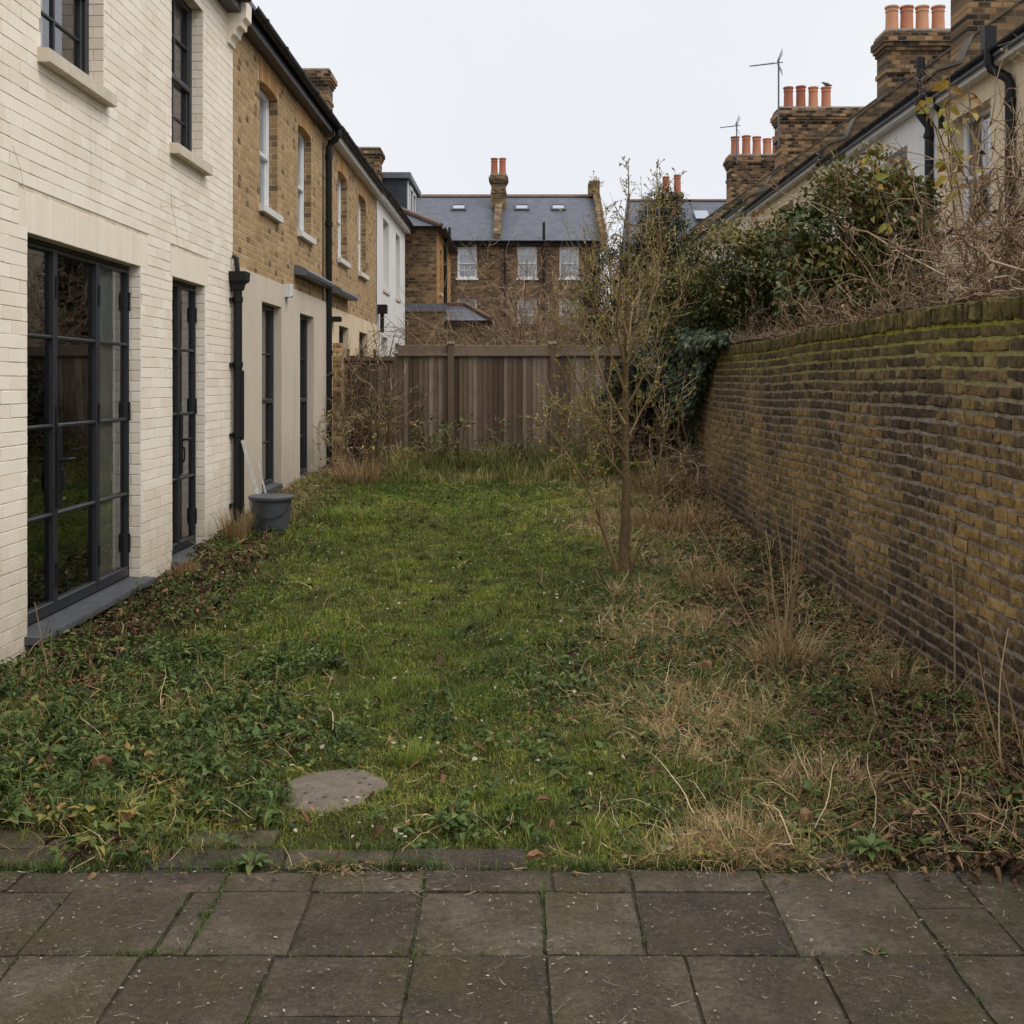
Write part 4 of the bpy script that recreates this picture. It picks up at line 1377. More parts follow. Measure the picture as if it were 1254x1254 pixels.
# ------------------------------------------------------------------ right terrace
FR = F3((5.5, 0, 0), (0, 1, 0), (-1, 0, 0))
PITCH = R(36)
def right_house(label, y0, y1, ze, mat, wins, chim, over=0.14, grp='houses of the right terrace'):
    T = Thing('terrace_house', (5.5, (y0 + y1) / 2, 0), label, 'house')
    mb = MB()
    wall_back(mb, FR, y0, y1, -0.2, ze + .1, wins, 0, reveal=0.2)
    T.part('wall', mb, mat)
    for w in wins:
        room(T, FR, w[0] - .05, w[1] + .05, w[2] - .05, w[3] + .05, -.36, .7)
        sash(T, FR, *w, 0.15, M['white_paint'], M['fascia_white'], (0, 1), (0.04, 0.05, 0.06), (0.0, 0.5, 'white_curtain'))
    eaves(T, FR, y0, y1, ze, M['fascia_white'], over, 0.15)
    # roof slope and party parapet at its far end
    run = 3.4
    h = run * math.tan(PITCH)
    zr = ze + 0.16
    mb = MB()
    mb.prism(FR, [(0.2, zr - 0.02), (-run, zr + h), (-2 * run, zr), (-2 * run, zr - .1), (0.2, zr - .1)], y0, y1)
    T.part('roof', mb, M['slate_y'])
    mb = MB()
    t = math.tan(PITCH)
    # parapet with a lifted kneeler at its foot
    mb.prism(FR, [(0.14, zr - .1), (0.16, zr + .20), (0.06, zr + .30), (-0.25, zr + .40), (-0.4, zr + .4 * t + .46), (-run, zr + h + .46), (-run, zr)], y1 - 0.16, y1 + 0.14)
    pp = T.part('parapet', mb, M['brick_parapet'])
    mb = MB()
    mb.prism(FR, [(0.18, zr + .205), (0.07, zr + .305), (-0.25, zr + .405), (-0.4, zr + .4 * t + .465), (-run, zr + h + .465), (-run, zr + h + .50), (-0.42, zr + .4 * t + .51), (-0.26, zr + .45), (0.05, zr + .35), (0.19, zr + .24)],
             y1 - 0.19, y1 + 0.17)
    T.part('coping', mb, M['coping'], pp)
    if chim:
        chimney(T, *chim)
    return T

RA = right_house('cream rendered terrace house with black downpipes behind the bare brambles at the right', 7.0, 14.38, 5.20, M['cream_render'], [(12.75, 13.92, 3.48, 4.93), (9.0, 10.2, 3.48, 4.93)],
                 (5.92, 7.7, 14.42, 15.0, 5.6, 8.3, [(6.15, 1, .4), (6.6, 1, .6), (7.0, 1, .5), (7.4, 1, .6)]))
RB = right_house('white terrace house with a dark soil vent pipe, half hidden by the round evergreen', 14.385, 19.4, 5.34, M['white_render'], [(15.5, 16.5, 3.6, 4.98)],
                 (6.54, 8.25, 19.45, 20.0, 6.0, 7.93, [(6.72, 1, .7), (6.99, 1, .45), (7.27, 1, .75), (7.56, 1, .6)], None, 0.09, 0.115, 0.5))
RC = right_house('grey cream terrace house under the second chimney from the near end of the right terrace', 19.405, 25.9, 5.55, M['cream_render'], [(22.0, 23.4, 3.9, 5.3)],
                 (6.2, 8.35, 26.0, 26.6, 6.4, 8.2, [(6.46, 1, .15), (6.76, 1.04, .05), (7.06, 1, .55), (7.37, 1, .4)], None, 0.09, 0.115, 0.55))
RD = right_house('terrace house under the far five pot chimney of the right terrace', 25.905, 33.0, 5.80, M['beige_render'], [(28.5, 29.6, 4.2, 5.5)],
                 (6.34, 8.1, 33.0, 33.6, 6.6, 8.53, [(6.55, 1, .3), (6.89, 1.05, .3), (7.21, 1, .4), (7.53, .9, .5), (7.82, 1, .35)], None, 0.09, 0.13, 0.6))
RE = right_house('farthest terrace house on the right, behind the dark conifer', 33.005, 40.0, 6.05, M['cream_render'], [], None)

# pipes on the right terrace
mb = MB()
a = np.array((5.36, 14.6, 0))
mb.pipe([a + (0, 0, 5.95), a + (0, 0, 5.25), a + (0.0, .02, 5.2), a + (.09, -.06, 5.02), a + (.09, -.06, 4.92), a + (.09, -.06, 3.0)], 0.058, 12)
for z in (5.32, 4.86):
    q = a + ((0.09, -.06, 0) if z < 5 else (0, 0, 0))
    mb.pipe([q + (0, 0, z), q + (0, 0, z + .06)], 0.075, 12)
RB.part('vent_pipe', mb, M['black_pipe'])
mb = MB()
a = np.array((5.28, 12.28, 0))
mb.pipe([a + (0, 0, 5.36), a + (0, 0, 5.2), a + (.02, -.02, 5.13), a + (.15, -.13, 5.0), a + (.17, -.15, 4.92), a + (.17, -.15, 2.4)], 0.055, 12)
for z in (4.7, 3.8):
    q = a + (.17, -.15, 0)
    mb.pipe([q + (0, 0, z), q + (0, 0, z + .07)], 0.068, 12)
dpr = RA.part('downpipe', mb, M['black_pipe'])
mb = MB()
mb.box(WORLD, 5.23, 5.36, 5.36, 5.62, 12.27, 12.39)
RA.part('hopper', mb, M['black_pipe'], dpr)
mb = MB()
mb.pipe([(5.36, 14.1, 5.3), (5.38, 14.1, 5.16), (5.46, 14.15, 5.1), (5.46, 14.15, 4.9)], 0.035, 8)
RA.part('downpipe', mb, M['black_pipe'])

# aerials and bird
def aerial(label, x, y, z0, z1, boom, els, tilt=0.0, az=0.0):
    T = Thing('tv_aerial', (x, y, z0), label, 'aerial')
    mb = MB()
    mb.pipe([(x, y, z0), (x, y, z1)], 0.022, 6)
    T.part('mast', mb, M['aerial_metal'])
    mb = MB()
    zb = z1 - 0.1
    d = np.array((-math.cos(az), math.sin(az), tilt))
    s_ = np.array((math.sin(az), math.cos(az), 0))
    c = np.array((x, y, zb))
    mb.pipe([c - d * 0.1, c + d * boom], 0.014, 5)
    for k in range(els):
        p = c + d * (0.12 + (boom - .14) * k / (els - 1))
        w = 0.16 * (1 - 0.4 * k / els)
        mb.pipe([p - s_ * w - (0, 0, .02), p + s_ * w + (0, 0, .02)], 0.009, 4)
    p = c + d * 0.03
    for sg in (-1, 1):
        for w in (-.2, 0, .2):
            mb.pipe([p + s_ * w * .6 + (0, 0, 0), p - d * .12 + s_ * w + (0, 0, sg * .26)], 0.008, 4)
    T.part('antenna', mb, M['aerial_metal'])
aerial('tall television aerial on a mast beside the four pot chimney', 6.13, 25.9, 7.2, 9.3, 0.68, 12, -0.05, 0.25)
aerial('short television aerial above the five pot chimney', 6.52, 32.9, 8.2, 9.45, 0.5, 7, -0.05, 0.3)

B = Thing('bird', (7.37, 26.3, 8.72), 'small grey bird perched on a chimney pot', 'bird')
mb = MB()
c = np.array((7.37, 26.3, 8.775))
path = np.array([(-.17, 0, .075), (-.13, 0, .075), (-.10, 0, .08), (-.06, 0, .06), (0, 0, .03), (.07, 0, .01), (.12, 0, .0), (.2, 0, -.01)]) * .75 + c
mb.tubes(path[None], np.array([[.003, .009, .026, .027, .046, .043, .022, .012]]), 10)
mb.pipe([c + (0, -.02, 0), c + (0, -.02, -.085)], 0.006, 5)
mb.pipe([c + (0, .02, 0), c + (0, .02, -.085)], 0.006, 5)
B.part('body', mb, M['bird'], smooth=True)

# ------------------------------------------------------------------ right garden wall
GW = Thing('garden_wall', (2.4, 10, 0), 'old mossy brick garden wall running along the right side of the garden', 'wall')
FG = F3((2.33, 0, 0), (0, 1, 0), (-1, 0, 0))
def warp(V):
    y, z = V[:, 1], V[:, 2]
    V[:, 2] += 0.012 * np.sin(y * 0.9 + 1) + 0.006 * np.sin(y * 2.3) - 0.012 * np.sin(0.9 * 5 + 1)
    V[:, 0] += 0.012 * np.sin(y * 0.7) * np.clip(z, 0, 2) + 0.02 * (vnoise(y, z, 1.1, 4) - .5)
    return V
mb = MB()
def tf(A, t):
    v = (A[:, 2] + A[:, 3]) / 2
    u = (A[:, 0] + A[:, 1]) / 2
    # sooty upper courses, yellow stocks lower, darker base
    k = np.interp(v, [0, .25, .45, .9, 1.2, 1.5, 2.0], [.26, .34, .52, .57, .40, .24, .20]) + 0.45 * (fbm(u, v, 1.1, 6) - .5) + .35 * (fbm(u * 3, v * .5, 1.2, 16) - .5)
    return np.clip(k + (t - .5) * 0.34, 0, 1)
V_, F_, T_ = course_bricks(FG, 2.2, 17.05, -0.06, 1.89, [], course=0.075, lens=(0.165, 0.115, 0.13), joint=0.023, proud=0.0035, bev=0.006, jit=0.005, tilt=0.0025, rowjit=0.18, tfun=tf, ju=0.012)
mb.add(warp(V_), F_, T_)
# brick on edge coping, rounded over the top
V_, F_, T_ = course_bricks(FG, 2.2, 17.05, 1.895, 2.005, [], course=0.11, lens=(0.072,), joint=0.010, proud=0.016, bev=0.013, jit=0.006, tilt=0.006, rowjit=0.12, tfun=lambda A, t: .02 + .5 * t)
mb.add(warp(V_), F_, T_)
FGt = F3((2.33, 0, 1.995), (0, 1, 0), (0, 0, 1))
FGt.v = np.array((1.0, 0, 0))
V_, F_, T_ = course_bricks(FGt, 2.2, 17.05, -0.012, 0.225, [], course=0.237, lens=(0.072,), joint=0.009, proud=0.012, bev=0.012, jit=0.004, tilt=0.004, tfun=lambda A, t: .1 + .3 * t)
mb.add(warp(V_), F_, T_)
GW.part('bricks', mb, M['oldbrick'])
mb = MB()
N = 150
uu = np.linspace(2.2, 17.05, N)
zz = np.linspace(-0.2, 1.995, 20)
U_, Z_ = np.meshgrid(uu, zz)
V_ = warp(np.stack([np.full(U_.size, 2.3315), U_.ravel(), Z_.ravel()], 1))
ii = (np.arange(19)[:, None] * N + np.arange(N - 1)[None]).ravel()
mb.add(V_, np.stack([ii, ii + N, ii + N + 1, ii + 1], 1))
V2 = warp(np.concatenate([np.stack([np.full(N, x), uu, np.full(N, z)], 1) for x, z in ((2.3315, 1.998), (2.555, 1.998), (2.555, -0.2))]))
i = np.arange(N - 1)
mb.add(V2, np.concatenate([np.stack([i, i + N, i + N + 1, i + 1], 1), np.stack([i + N, i + 2 * N, i + 2 * N + 1, i + N + 1], 1)]))
mb.quad([(2.33, 17.05, -.2), (2.555, 17.05, -.2), (2.555, 17.05, 1.99), (2.33, 17.05, 1.99)])
GW.part('mortar', mb, M['oldmortar'])

# ------------------------------------------------------------------ fence
FE = Thing('wooden_fence', (0, 17.1, 0.3), 'weathered closed board fence across the end of the garden', 'fence')
Ff = F3((0, 17.1, 0), (1, 0, 0), (0, -1, 0))
def boards(mb, x0, x1, z0, z1, jag=0.0):
    x = x0
    k = 0
    while x < x1 - 0.02:
        w = min(random.uniform(0.066, 0.088), x1 - x)
        ov = 0.012 if k % 2 else 0.0
        ztop = z1 + (random.uniform(-jag, jag) if jag else random.uniform(-.006, .004))
        l = random.uniform(-.004, .004)
        P = Ff.pts([(x - .006, z0, 0.0), (x + w + .006, z0, 0.0), (x + w + .006 + l, ztop, 0.0), (x - .006 + l, ztop, 0.0), (x - .006, z0, .022), (x + w + .006, z0, .008), (x + w + .006 + l, ztop, .008), (x - .006 + l, ztop, .022)])
        mb.add(P, [(0, 3, 2, 1), (4, 5, 6, 7), (0, 1, 5, 4), (1, 2, 6, 5), (2, 3, 7, 6), (3, 0, 4, 7)], random.random())
        x += w
        k += 1
PX = [-1.98, -1.10, 0.50, 2.06]
for a, b in zip(PX[:-1], PX[1:]):
    mb = MB()
    boards(mb, a + (0.05 if a > -1.9 else -0.01), b - 0.05, 0.22, 2.06)
    FE.part('board_panel', mb, M['wood'])
    mb = MB()
    mb.bbox(Ff, a + .045, b - .045, 2.055, 2.18, -.012, .016, .004, random.uniform(.5, .8))
    FE.part('top_board', mb, M['wood'])
    mb = MB()
    mb.bbox(Ff, a + .045, b - .045, 2.005, 2.052, .017, .055, .006, random.uniform(.5, .8))
    FE.part('rail', mb, M['wood'])
for x in PX[1:]:
    mb = MB()
    mb.bbox(Ff, x - .05, x + .05, 0.2, 2.20, -.05, .06, .008, random.uniform(.3, .7))
    mb.prism(Ff, [(-.06, 2.2), (.07, 2.2), (.005, 2.245)], x - .06, x + .06, 0.5)
    FE.part('post', mb, M['wood'])
FE2 = Thing('wooden_fence', (-2.4, 17.0, 0.3), 'lower ragged run of old fence boards overgrown with dry stems', 'fence')
mb = MB()
boards(mb, -2.86, -1.99, 0.22, 2.0, 0.02)
FE2.part('board_panel', mb, M['wood'])
mb = MB()
mb.bbox(Ff, -2.86, -2.0, 1.93, 1.985, .024, .06, .006, .4)
FE2.part('rail', mb, M['wood'])
for x, z in ((-2.72, 2.12), (-2.5, 2.08), (-2.3, 2.12)):
    mb = MB()
    mb.bbox(Ff, x - .022, x + .022, 1.5, z, -.06, -.01, .006, .3)
    FE2.part('post', mb, M['wood'])
PI_ = Thing('brick_pier', (-2.82, 16.75, 0.2), 'narrow orange brick pier between the downpipe and the old fence', 'pier')
mb = MB()
mb.add(*course_bricks(F3((0, 16.62, 0), (1, 0, 0), (0, -1, 0)), -2.9, -2.74, 0.1, 2.2, [], course=.075, lens=(.16,), joint=.01, proud=.005, bev=.004))
mb.box(WORLD, -2.898, -2.742, 0.1, 2.2, 16.622, 16.9)
PI_.part('bricks', mb, M['stock'])

# ------------------------------------------------------------------ bucket, battens
BK = Thing('bucket', (-2.39, 10.42, 0.13), 'grey plastic bucket standing by the wall below the hopper downpipe', 'bucket')
mb = MB()
mb.lathe((-2.39, 10.42, 0.13), [(.145, 0), (.15, .01), (.165, .12), (.19, .34), (.205, .345), (.207, .385), (.195, .388), (.188, .35), (.16, .12), (.14, .03), (.001, .028)], 32)
BK.part('tub', mb, M['bucket'], smooth=False)
mb = MB()
mb.lathe((-2.39, 10.42, 0.13), [(.2075, .352), (.214, .356), (.216, .378), (.2085, .386)], 32)
BK.part('rim', mb, M['bucket'])
mb = MB()
aa = np.linspace(0, math.pi, 14)
mb.pipe([(-2.39 + .2 * math.cos(t), 10.42 - .21 * math.sin(t) * .9, 0.47 - .19 * math.sin(t) + .03) for t in aa], 0.005, 6)
BK.part('handle', mb, M['black_metal'])
def batten(label, p0, p1, w, t):
    mb = MB()
    p0, p1 = np.array(p0), np.array(p1)
    d = nrm(p1 - p0)
    s1 = nrm(np.cross(d, (0, 1, 0.2)))
    s2 = np.cross(d, s1)
    c = [(-w, -t), (w, -t), (w, t), (-w, t)]
    P = [p0 + s1 * a + s2 * b for a, b in c] + [p1 + s1 * a + s2 * b for a, b in c]
    mb.add(np.array(P) - 0, [(0, 3, 2, 1), (4, 5, 6, 7), (0, 1, 5, 4), (1, 2, 6, 5), (2, 3, 7, 6), (3, 0, 4, 7)])
    o = mb.obj('batten', M['batten'], None, tuple(p0))
    tag(o, label, 'batten')
batten('wide pale batten leaning from the bucket against the black hopper downpipe', (-2.42, 10.42, .17), (-2.775, 10.84, 1.02), .015, .006)
batten('thin pale strip standing in the bucket beside the wide batten', (-2.36, 10.44, .17), (-2.62, 10.85, .80), .007, .005)

# stepping stone
mb = MB()
k = 40
aa = np.arange(k) * 2 * math.pi / k
rx, ry = .205 * (1 + .05 * np.sin(aa * 3 + 1) + .03 * np.sin(aa * 7)), .235 * (1 + .05 * np.sin(aa * 2 + .5) + .03 * np.cos(aa * 5))
cx, cy = -0.742, 4.31
rings = []
for f, z in ((1.0, -.06), (1.0, -.020), (.97, -.011), (.6, -.006), (.25, -.006)):
    rings.append(np.stack([cx + rx * f * np.cos(aa), cy + ry * f * np.sin(aa), np.full(k, z + .0)], 1))
V = np.concatenate(rings)
fs = [(r_ * k + i, r_ * k + (i + 1) % k, (r_ + 1) * k + (i + 1) % k, (r_ + 1) * k + i) for r_ in range(4) for i in range(k)] + [tuple(4 * k + i for i in range(k))]
mb.add(V, fs)
ss = mb.obj('stepping_stone', M['concrete'], None, (cx, cy, 0))
tag(ss, 'round pitted concrete slab lying in the grass just beyond the patio', 'stepping stone')

# ------------------------------------------------------------------ ground cover (uncountable)
def sample(n, x0=-2.85, x1=2.28, y0=3.62, y1=16.9):
    x = rng.uniform(x0, x1, n)
    y = y0 * (y1 / y0) ** rng.uniform(0, 1, n)
    return x, y

SLABS = [(-1.25, .0, 3.58, 3.755), (-2.9, -1.52, 3.58, 3.91), (-1.18, -.88, 3.76, 3.90), (.93, 1.16, 3.58, 3.72)]
def offslab(x, y, p=0.94):
    bad = ((x - cx) / (.185 + .03 * np.sin(5 * np.arctan2(y - cy, x - cx)))) ** 2 + ((y - cy) / .205) ** 2 < 1
    keep = ~bad
    for (a, b, c, d) in SLABS:
        ins = (x > a + .03) & (x < b - .03) & (y > c + .03) & (y < d - .02)
        keep &= ~(ins & (rng.random(len(x)) < p))
    return keep

def leafy_w(x, y):
    """where the broad-leaved weeds grow"""
    left = sstep(-.7, -1.5, x + (fbm(x, y, 1.2, 21) - .5) * 1.4) * sstep(7.6, 5.2, y)
    left2 = 0.55 * sstep(-1.4, -2.0, x + (fbm(x, y, 1.0, 25) - .5)) * sstep(7, 9, y) * sstep(15, 13, y)
    mid = 0.75 * np.exp(-((x - .35 + (y - 5) * .05) / .55) ** 2) * sstep(7.2, 5.5, y) * sstep(3.7, 4.1, y)
    spots = sstep(.56, .72, fbm(x, y, 1.7, 31)) * .8
    right = sstep(.1, .6, x) * sstep(.38, .58, fbm(x, y, 1.5, 33)) * .85
    return np.clip(np.maximum.reduce([left, left2, mid, spots * .6, right]), 0, 1) * (1 - .85 * lawn_w(x + .12, y) * sstep(4.6, 5.6, y))

def straw_w(x, y):
    r_ = sstep(.15, 1.0, x + (fbm(x, y, 1.1, 41) - .5) * 1.2)
    edge = sstep(-2.0, -2.6, x) * sstep(8, 12, y)
    return (1 - .6 * lawn_w(x, y)) * np.clip(r_ * (0.32 + .9 * sstep(.38, .62, fbm(x, y, 1.6, 43))) + edge * .7 + 0.07 + .25 * sstep(-.7, -1.3, x) * sstep(6.5, 5.5, y), 0, 1)

def litter_w(x, y):
    rw = sstep(1.1, 1.9, x + (fbm(x, y, 1.8, 51) - .5) * .7 - sstep(6.5, 3.8, y) * -.25) 
    lw_ = sstep(-2.05, -2.45, x + (fbm(x, y, 2.2, 53) - .5) * .5) * sstep(5.2, 6.2, y) * sstep(10.5, 9, y)
    return (1 - .6 * lawn_w(x, y)) * np.clip(np.maximum(rw, lw_) + .06 + .22 * sstep(-.9, -1.5, x) * sstep(7, 6, y) * sstep(.5, .4, fbm(x, y, 3.1, 35)), 0, 1)

# short lawn grass
x, y = sample(560000)
wl = lawn_w(x, y)
pr = np.clip(wl * 1.0 + 0.16, 0, 1) * (1 - 0.85 * litter_w(x, y)) * (1 - .6 * leafy_w(x, y) * sstep(-.6, -1.2, x))
worn = 1 - .6 * sstep(.5, .66, fbm(x, y, 3.4, 67))
patch = .6 + .8 * sstep(.28, .5, fbm(x, y, 7.5, 61))
k = (rng.random(len(x)) < pr * patch * worn) & offslab(x, y) & (y < 14.6)
x, y, wl = x[k], y[k], wl[k]
n = len(x)
hgt = (0.014 + .022 * rng.random(n)) * (.75 + 1.2 * sstep(.5, .78, fbm(x, y, 4, 63))) * (1.0 + .5 * (1 - wl))
hgt *= 1 + .6 * sstep(12.0, 13.6, y)
far = sstep(12.8, 13.8, y)
t = np.clip(.30 + .55 * (fbm(x, y, 1.5, 65) - .45) + rng.normal(0, .17, n) + .1 * (1 - wl) - .25 * far + .25 * np.exp(-((y - 12.2) / .8) ** 2) * sstep(-.8, .3, x), 0, 1)
mb = MB()
blade_mesh(mb, np.stack([x, y, gz(x, y) - .004], 1), rng.uniform(0, 6.283, n), hgt, (.0032 + .0006 * (y - 4)) * rng.uniform(.7, 1.3, n), rng.uniform(.1, 1.1, n), rng.uniform(.2, 1.4, n), t, 2)
tag(mb.obj('lawn_grass', M['lawn']), 'short patchy green lawn grass down the middle of the garden', 'grass', kind='stuff')

# longer rough grass tufts among the weeds
nt_ = 3900
x, y = sample(nt_ * 2)
k = (rng.random(len(x)) < (1 - .8 * lawn_w(x, y)) * (1 - .8 * litter_w(x, y))) & offslab(x, y) & (y < 14.4)
x, y = x[k], y[k]
per = 22
X = np.repeat(x, per) + rng.normal(0, .028, len(x) * per)
Y = np.repeat(y, per) + rng.normal(0, .028, len(x) * per)
n = len(X)
tb = np.repeat(np.clip(.30 + .75 * straw_w(x, y) * rng.uniform(.2, 1.1, len(x)) - .1, 0, 1), per)
H = np.repeat(rng.uniform(.05, .12, len(x)), per) * rng.uniform(.6, 1.3, n)
mb = MB()
blade_mesh(mb, np.stack([X, Y, gz(X, Y) - .005], 1), rng.uniform(0, 6.283, n), H, (.0034 + .0005 * (Y - 4)), rng.uniform(.15, 1.0, n), rng.uniform(.2, 1.6, n), np.clip(tb + rng.normal(0, .14, n), 0, 1), 3)
tag(mb.obj('rough_grass', M['longgrass']), 'rough tufty grass growing among the weeds', 'grass', kind='stuff')

# long grass bank below the fence
n = 30000
x = rng.uniform(-1.9, 2.2, n)
y = rng.uniform(14.2, 17.0, n)
k = rng.random(n) < (.25 + sstep(14.2, 14.9, y + (fbm(x, y, 1.5, 71) - .5) * 1.0)) * sstep(.25, .5, fbm(x, y, 2, 72))
x, y = x[k], y[k]
n = len(x)
mb = MB()
H = (.10 + .50 * rng.random(n) ** 1.5 * fbm(x, y, 1.6, 73) * 1.5) * (.55 + .6 * sstep(14.3, 15.5, y))
blade_mesh(mb, np.stack([x, y, gz(x, y)], 1), rng.uniform(0, 6.283, n), H, .009 * rng.uniform(.6, 1.2, n), rng.uniform(.0, .9, n), rng.uniform(.3, 2.0, n), np.clip(-.15 + 1.15 * fbm(x, y, 1.4, 75) + rng.normal(0, .25, n), 0, 1), 4)
tag(mb.obj('long_grass', M['longgrass']), 'long uncut grass along the foot of the fence', 'grass', kind='stuff')

# broad leaved weeds
nr_ = 7200
x, y = sample(nr_ * 3, y1=15.5)
k = (rng.random(len(x)) < leafy_w(x, y) * 0.75 * (.15 + sstep(.36, .56, fbm(x, y, 3.1, 35)))) & offslab(x, y, .97)
x, y = x[k], y[k]
per = 7
N = len(x) * per
sz = np.repeat(rng.uniform(.6, 1.25, len(x)) * (1 + .30 * sstep(-.8, -1.6, x) * sstep(7, 5, y)), per)
az = rng.uniform(0, 6.283, N)
el = rng.uniform(-.1, .95, N)
P = np.stack([np.repeat(x, per), np.repeat(y, per), gz(np.repeat(x, per), np.repeat(y, per)) + .004], 1)
hh = np.repeat(rng.uniform(.0, .075, len(x)), per) * rng.uniform(.3, 1, N)
P[:, 2] += hh
d = np.stack([np.cos(az) * np.cos(el), np.sin(az) * np.cos(el), np.sin(el)], 1)
P[:, :2] += d[:, :2] * .012
L = rng.uniform(.022, .046, N) * sz
t = np.clip(np.repeat(rng.uniform(.05, .85, len(x)), per) + rng.normal(0, .16, N), 0, 1)
mb = MB()
leaf_mesh(mb, P, d, np.tile((0, 0, 1.0), (N, 1)) + rng.normal(0, .35, (N, 3)), L, L * np.repeat(rng.uniform(.22, .7, len(x)), per), t, .3, .4)
def upright(n0, x0, x1, y0, y1, wfun, hmin, hmax, nl, ll, ww):
    x, y = rng.uniform(x0, x1, n0), rng.uniform(y0, y1, n0)
    k = (rng.random(n0) < wfun(x, y)) & offslab(x, y, 1)
    x, y = x[k], y[k]
    n = len(x)
    H = rng.uniform(hmin, hmax, n)
    A = grow(np.stack([x, y, gz(x, y)], 1), np.tile((0, 0, 1.0), (n, 1)) + rng.normal(0, .3, (n, 3)), H, 5, .1, .1)
    mb.tubes(A, taper(n, 5, .0022, .0012), 4, .35)
    idx = np.repeat(np.arange(n), nl)
    f = np.tile(np.linspace(.25, 1, nl), n) * 3.99
    i0 = f.astype(int)
    fr = (f - i0)[:, None]
    p = A[idx, i0] * (1 - fr) + A[idx, i0 + 1] * fr
    az = np.tile(np.arange(nl) * 2.2, n) + np.repeat(rng.uniform(0, 6.28, n), nl)
    el = rng.normal(.15, .35, n * nl)
    dd = np.stack([np.cos(az) * np.cos(el), np.sin(az) * np.cos(el), np.sin(el)], 1)
    LL = ll * rng.uniform(.6, 1.3, n * nl)
    tt_ = np.clip(np.repeat(rng.uniform(.1, .7, n), nl) + rng.normal(0, .12, n * nl), 0, 1)
    leaf_mesh(mb, p, dd, np.tile((0, 0, 1.0), (n * nl, 1)) + rng.normal(0, .3, (n * nl, 3)), LL, LL * ww, tt_, .3, .5)
upright(1300, -2.85, -.7, 3.95, 6.6, lambda a, b: sstep(-.7, -1.4, a + (fbm(a, b, 1.4, 22) - .5)) * sstep(.42, .58, fbm(a, b, 2.6, 24)), .04, .14, 10, .036, .5)
upright(700, -2.85, -.9, 3.95, 6.6, lambda a, b: sstep(-.9, -1.5, a) * sstep(.5, .6, fbm(a, b, 3.0, 29)), .04, .12, 11, .05, .24)
upright(2600, -.5, 1.9, 3.9, 9, lambda a, b: .8 * sstep(.5, .62, fbm(a, b, 2.0, 26)), .03, .09, 8, .032, .35)
upright(900, -2.8, -1.2, 6.5, 12, lambda a, b: .8 * sstep(-1.5, -2.0, a) * sstep(.42, .55, fbm(a, b, 2.0, 28)), .04, .12, 8, .04, .45)
tag(mb.obj('weeds', M['weed']), 'low broad leaved weeds spreading over the ground', 'ground cover', kind='stuff')

# dry straw thatch
n = 52000
x, y = sample(n * 2, y1=15.5)
k = (rng.random(len(x)) < straw_w(x, y) * .62) & offslab(x, y, .97)
x, y = x[k], y[k]
n = len(x)
az = rng.uniform(0, 6.283, n)
el = rng.uniform(-.05, .8, n)
D = np.stack([np.cos(az) * np.cos(el), np.sin(az) * np.cos(el), np.sin(el)], 1)
L = rng.uniform(.05, .22, n)
P = grow(np.stack([x, y, gz(x, y) + .006 + .025 * rng.random(n)], 1), D, L, 6, .28, -.12)
P[:, :, 2] = np.maximum(P[:, :, 2], gz(P[:, :, 0], P[:, :, 1]) + .004)
mb = MB()
strand_mesh(mb, P, (.0030 + .0004 * (y - 4)) * rng.uniform(.6, 1.5, n), np.clip(rng.normal(.5, .22, n), 0, 1))
n = 9000
x, y = sample(n, y1=13)
k = (rng.random(n) < straw_w(x, y) * sstep(0, .7, x) * .8) & offslab(x, y, .97)
x, y = x[k], y[k]
n = len(x)
az = rng.uniform(0, 6.283, n)
el = rng.uniform(.1, 1.1, n)
D = np.stack([np.cos(az) * np.cos(el), np.sin(az) * np.cos(el), np.sin(el)], 1)
P = grow(np.stack([x, y, gz(x, y) + .005], 1), D, rng.uniform(.12, .36, n), 9, .26, -.16)
P[:, :, 2] = np.maximum(P[:, :, 2], gz(P[:, :, 0], P[:, :, 1]) + .012 + .03 * rng.random((n, 1)))
P[:, :, 0] = np.minimum(P[:, :, 0], 2.29)
strand_mesh(mb, P, .0048 * rng.uniform(.5, 1.4, n), np.clip(rng.normal(.55, .25, n), 0, 1))
tag(mb.obj('dry_grass', M['straw']), 'matted dead straw and dry grass strands over the right of the garden', 'dry grass', kind='stuff')

# leaf litter
n = 30000
x, y = sample(n * 2, y0=3.30, y1=16.5)
k = (rng.random(len(x)) < litter_w(x, y) * .55 * np.where(y < 3.62, sstep(1.1 + (3.62 - y) * 1.6, 1.8 + (3.62 - y) * 1.2, x) * 1.8, 1)) & offslab(x, y, .7)
x, y = x[k], y[k]
n = len(x)
az = rng.uniform(0, 6.283, n)
el = rng.normal(.1, .35, n)
d = np.stack([np.cos(az) * np.cos(el), np.sin(az) * np.cos(el), np.sin(el)], 1)
L = rng.uniform(.025, .075, n)
up = np.stack([rng.normal(0, .5, n), rng.normal(0, .5, n), np.ones(n)], 1)
mb = MB()
zz_ = np.where(y < 3.6, .0, gz(x, y))
leaf_mesh(mb, np.stack([x, y, zz_ + .012 + .03 * rng.random(n)], 1), d, up, L, L * rng.uniform(.18, .6, n), np.clip(rng.beta(1.5, 2.3, n), 0, 1), .6, .5)
tag(mb.obj('leaf_litter', M['litter']), 'brown dead leaves gathered along the walls', 'leaf litter', kind='stuff')

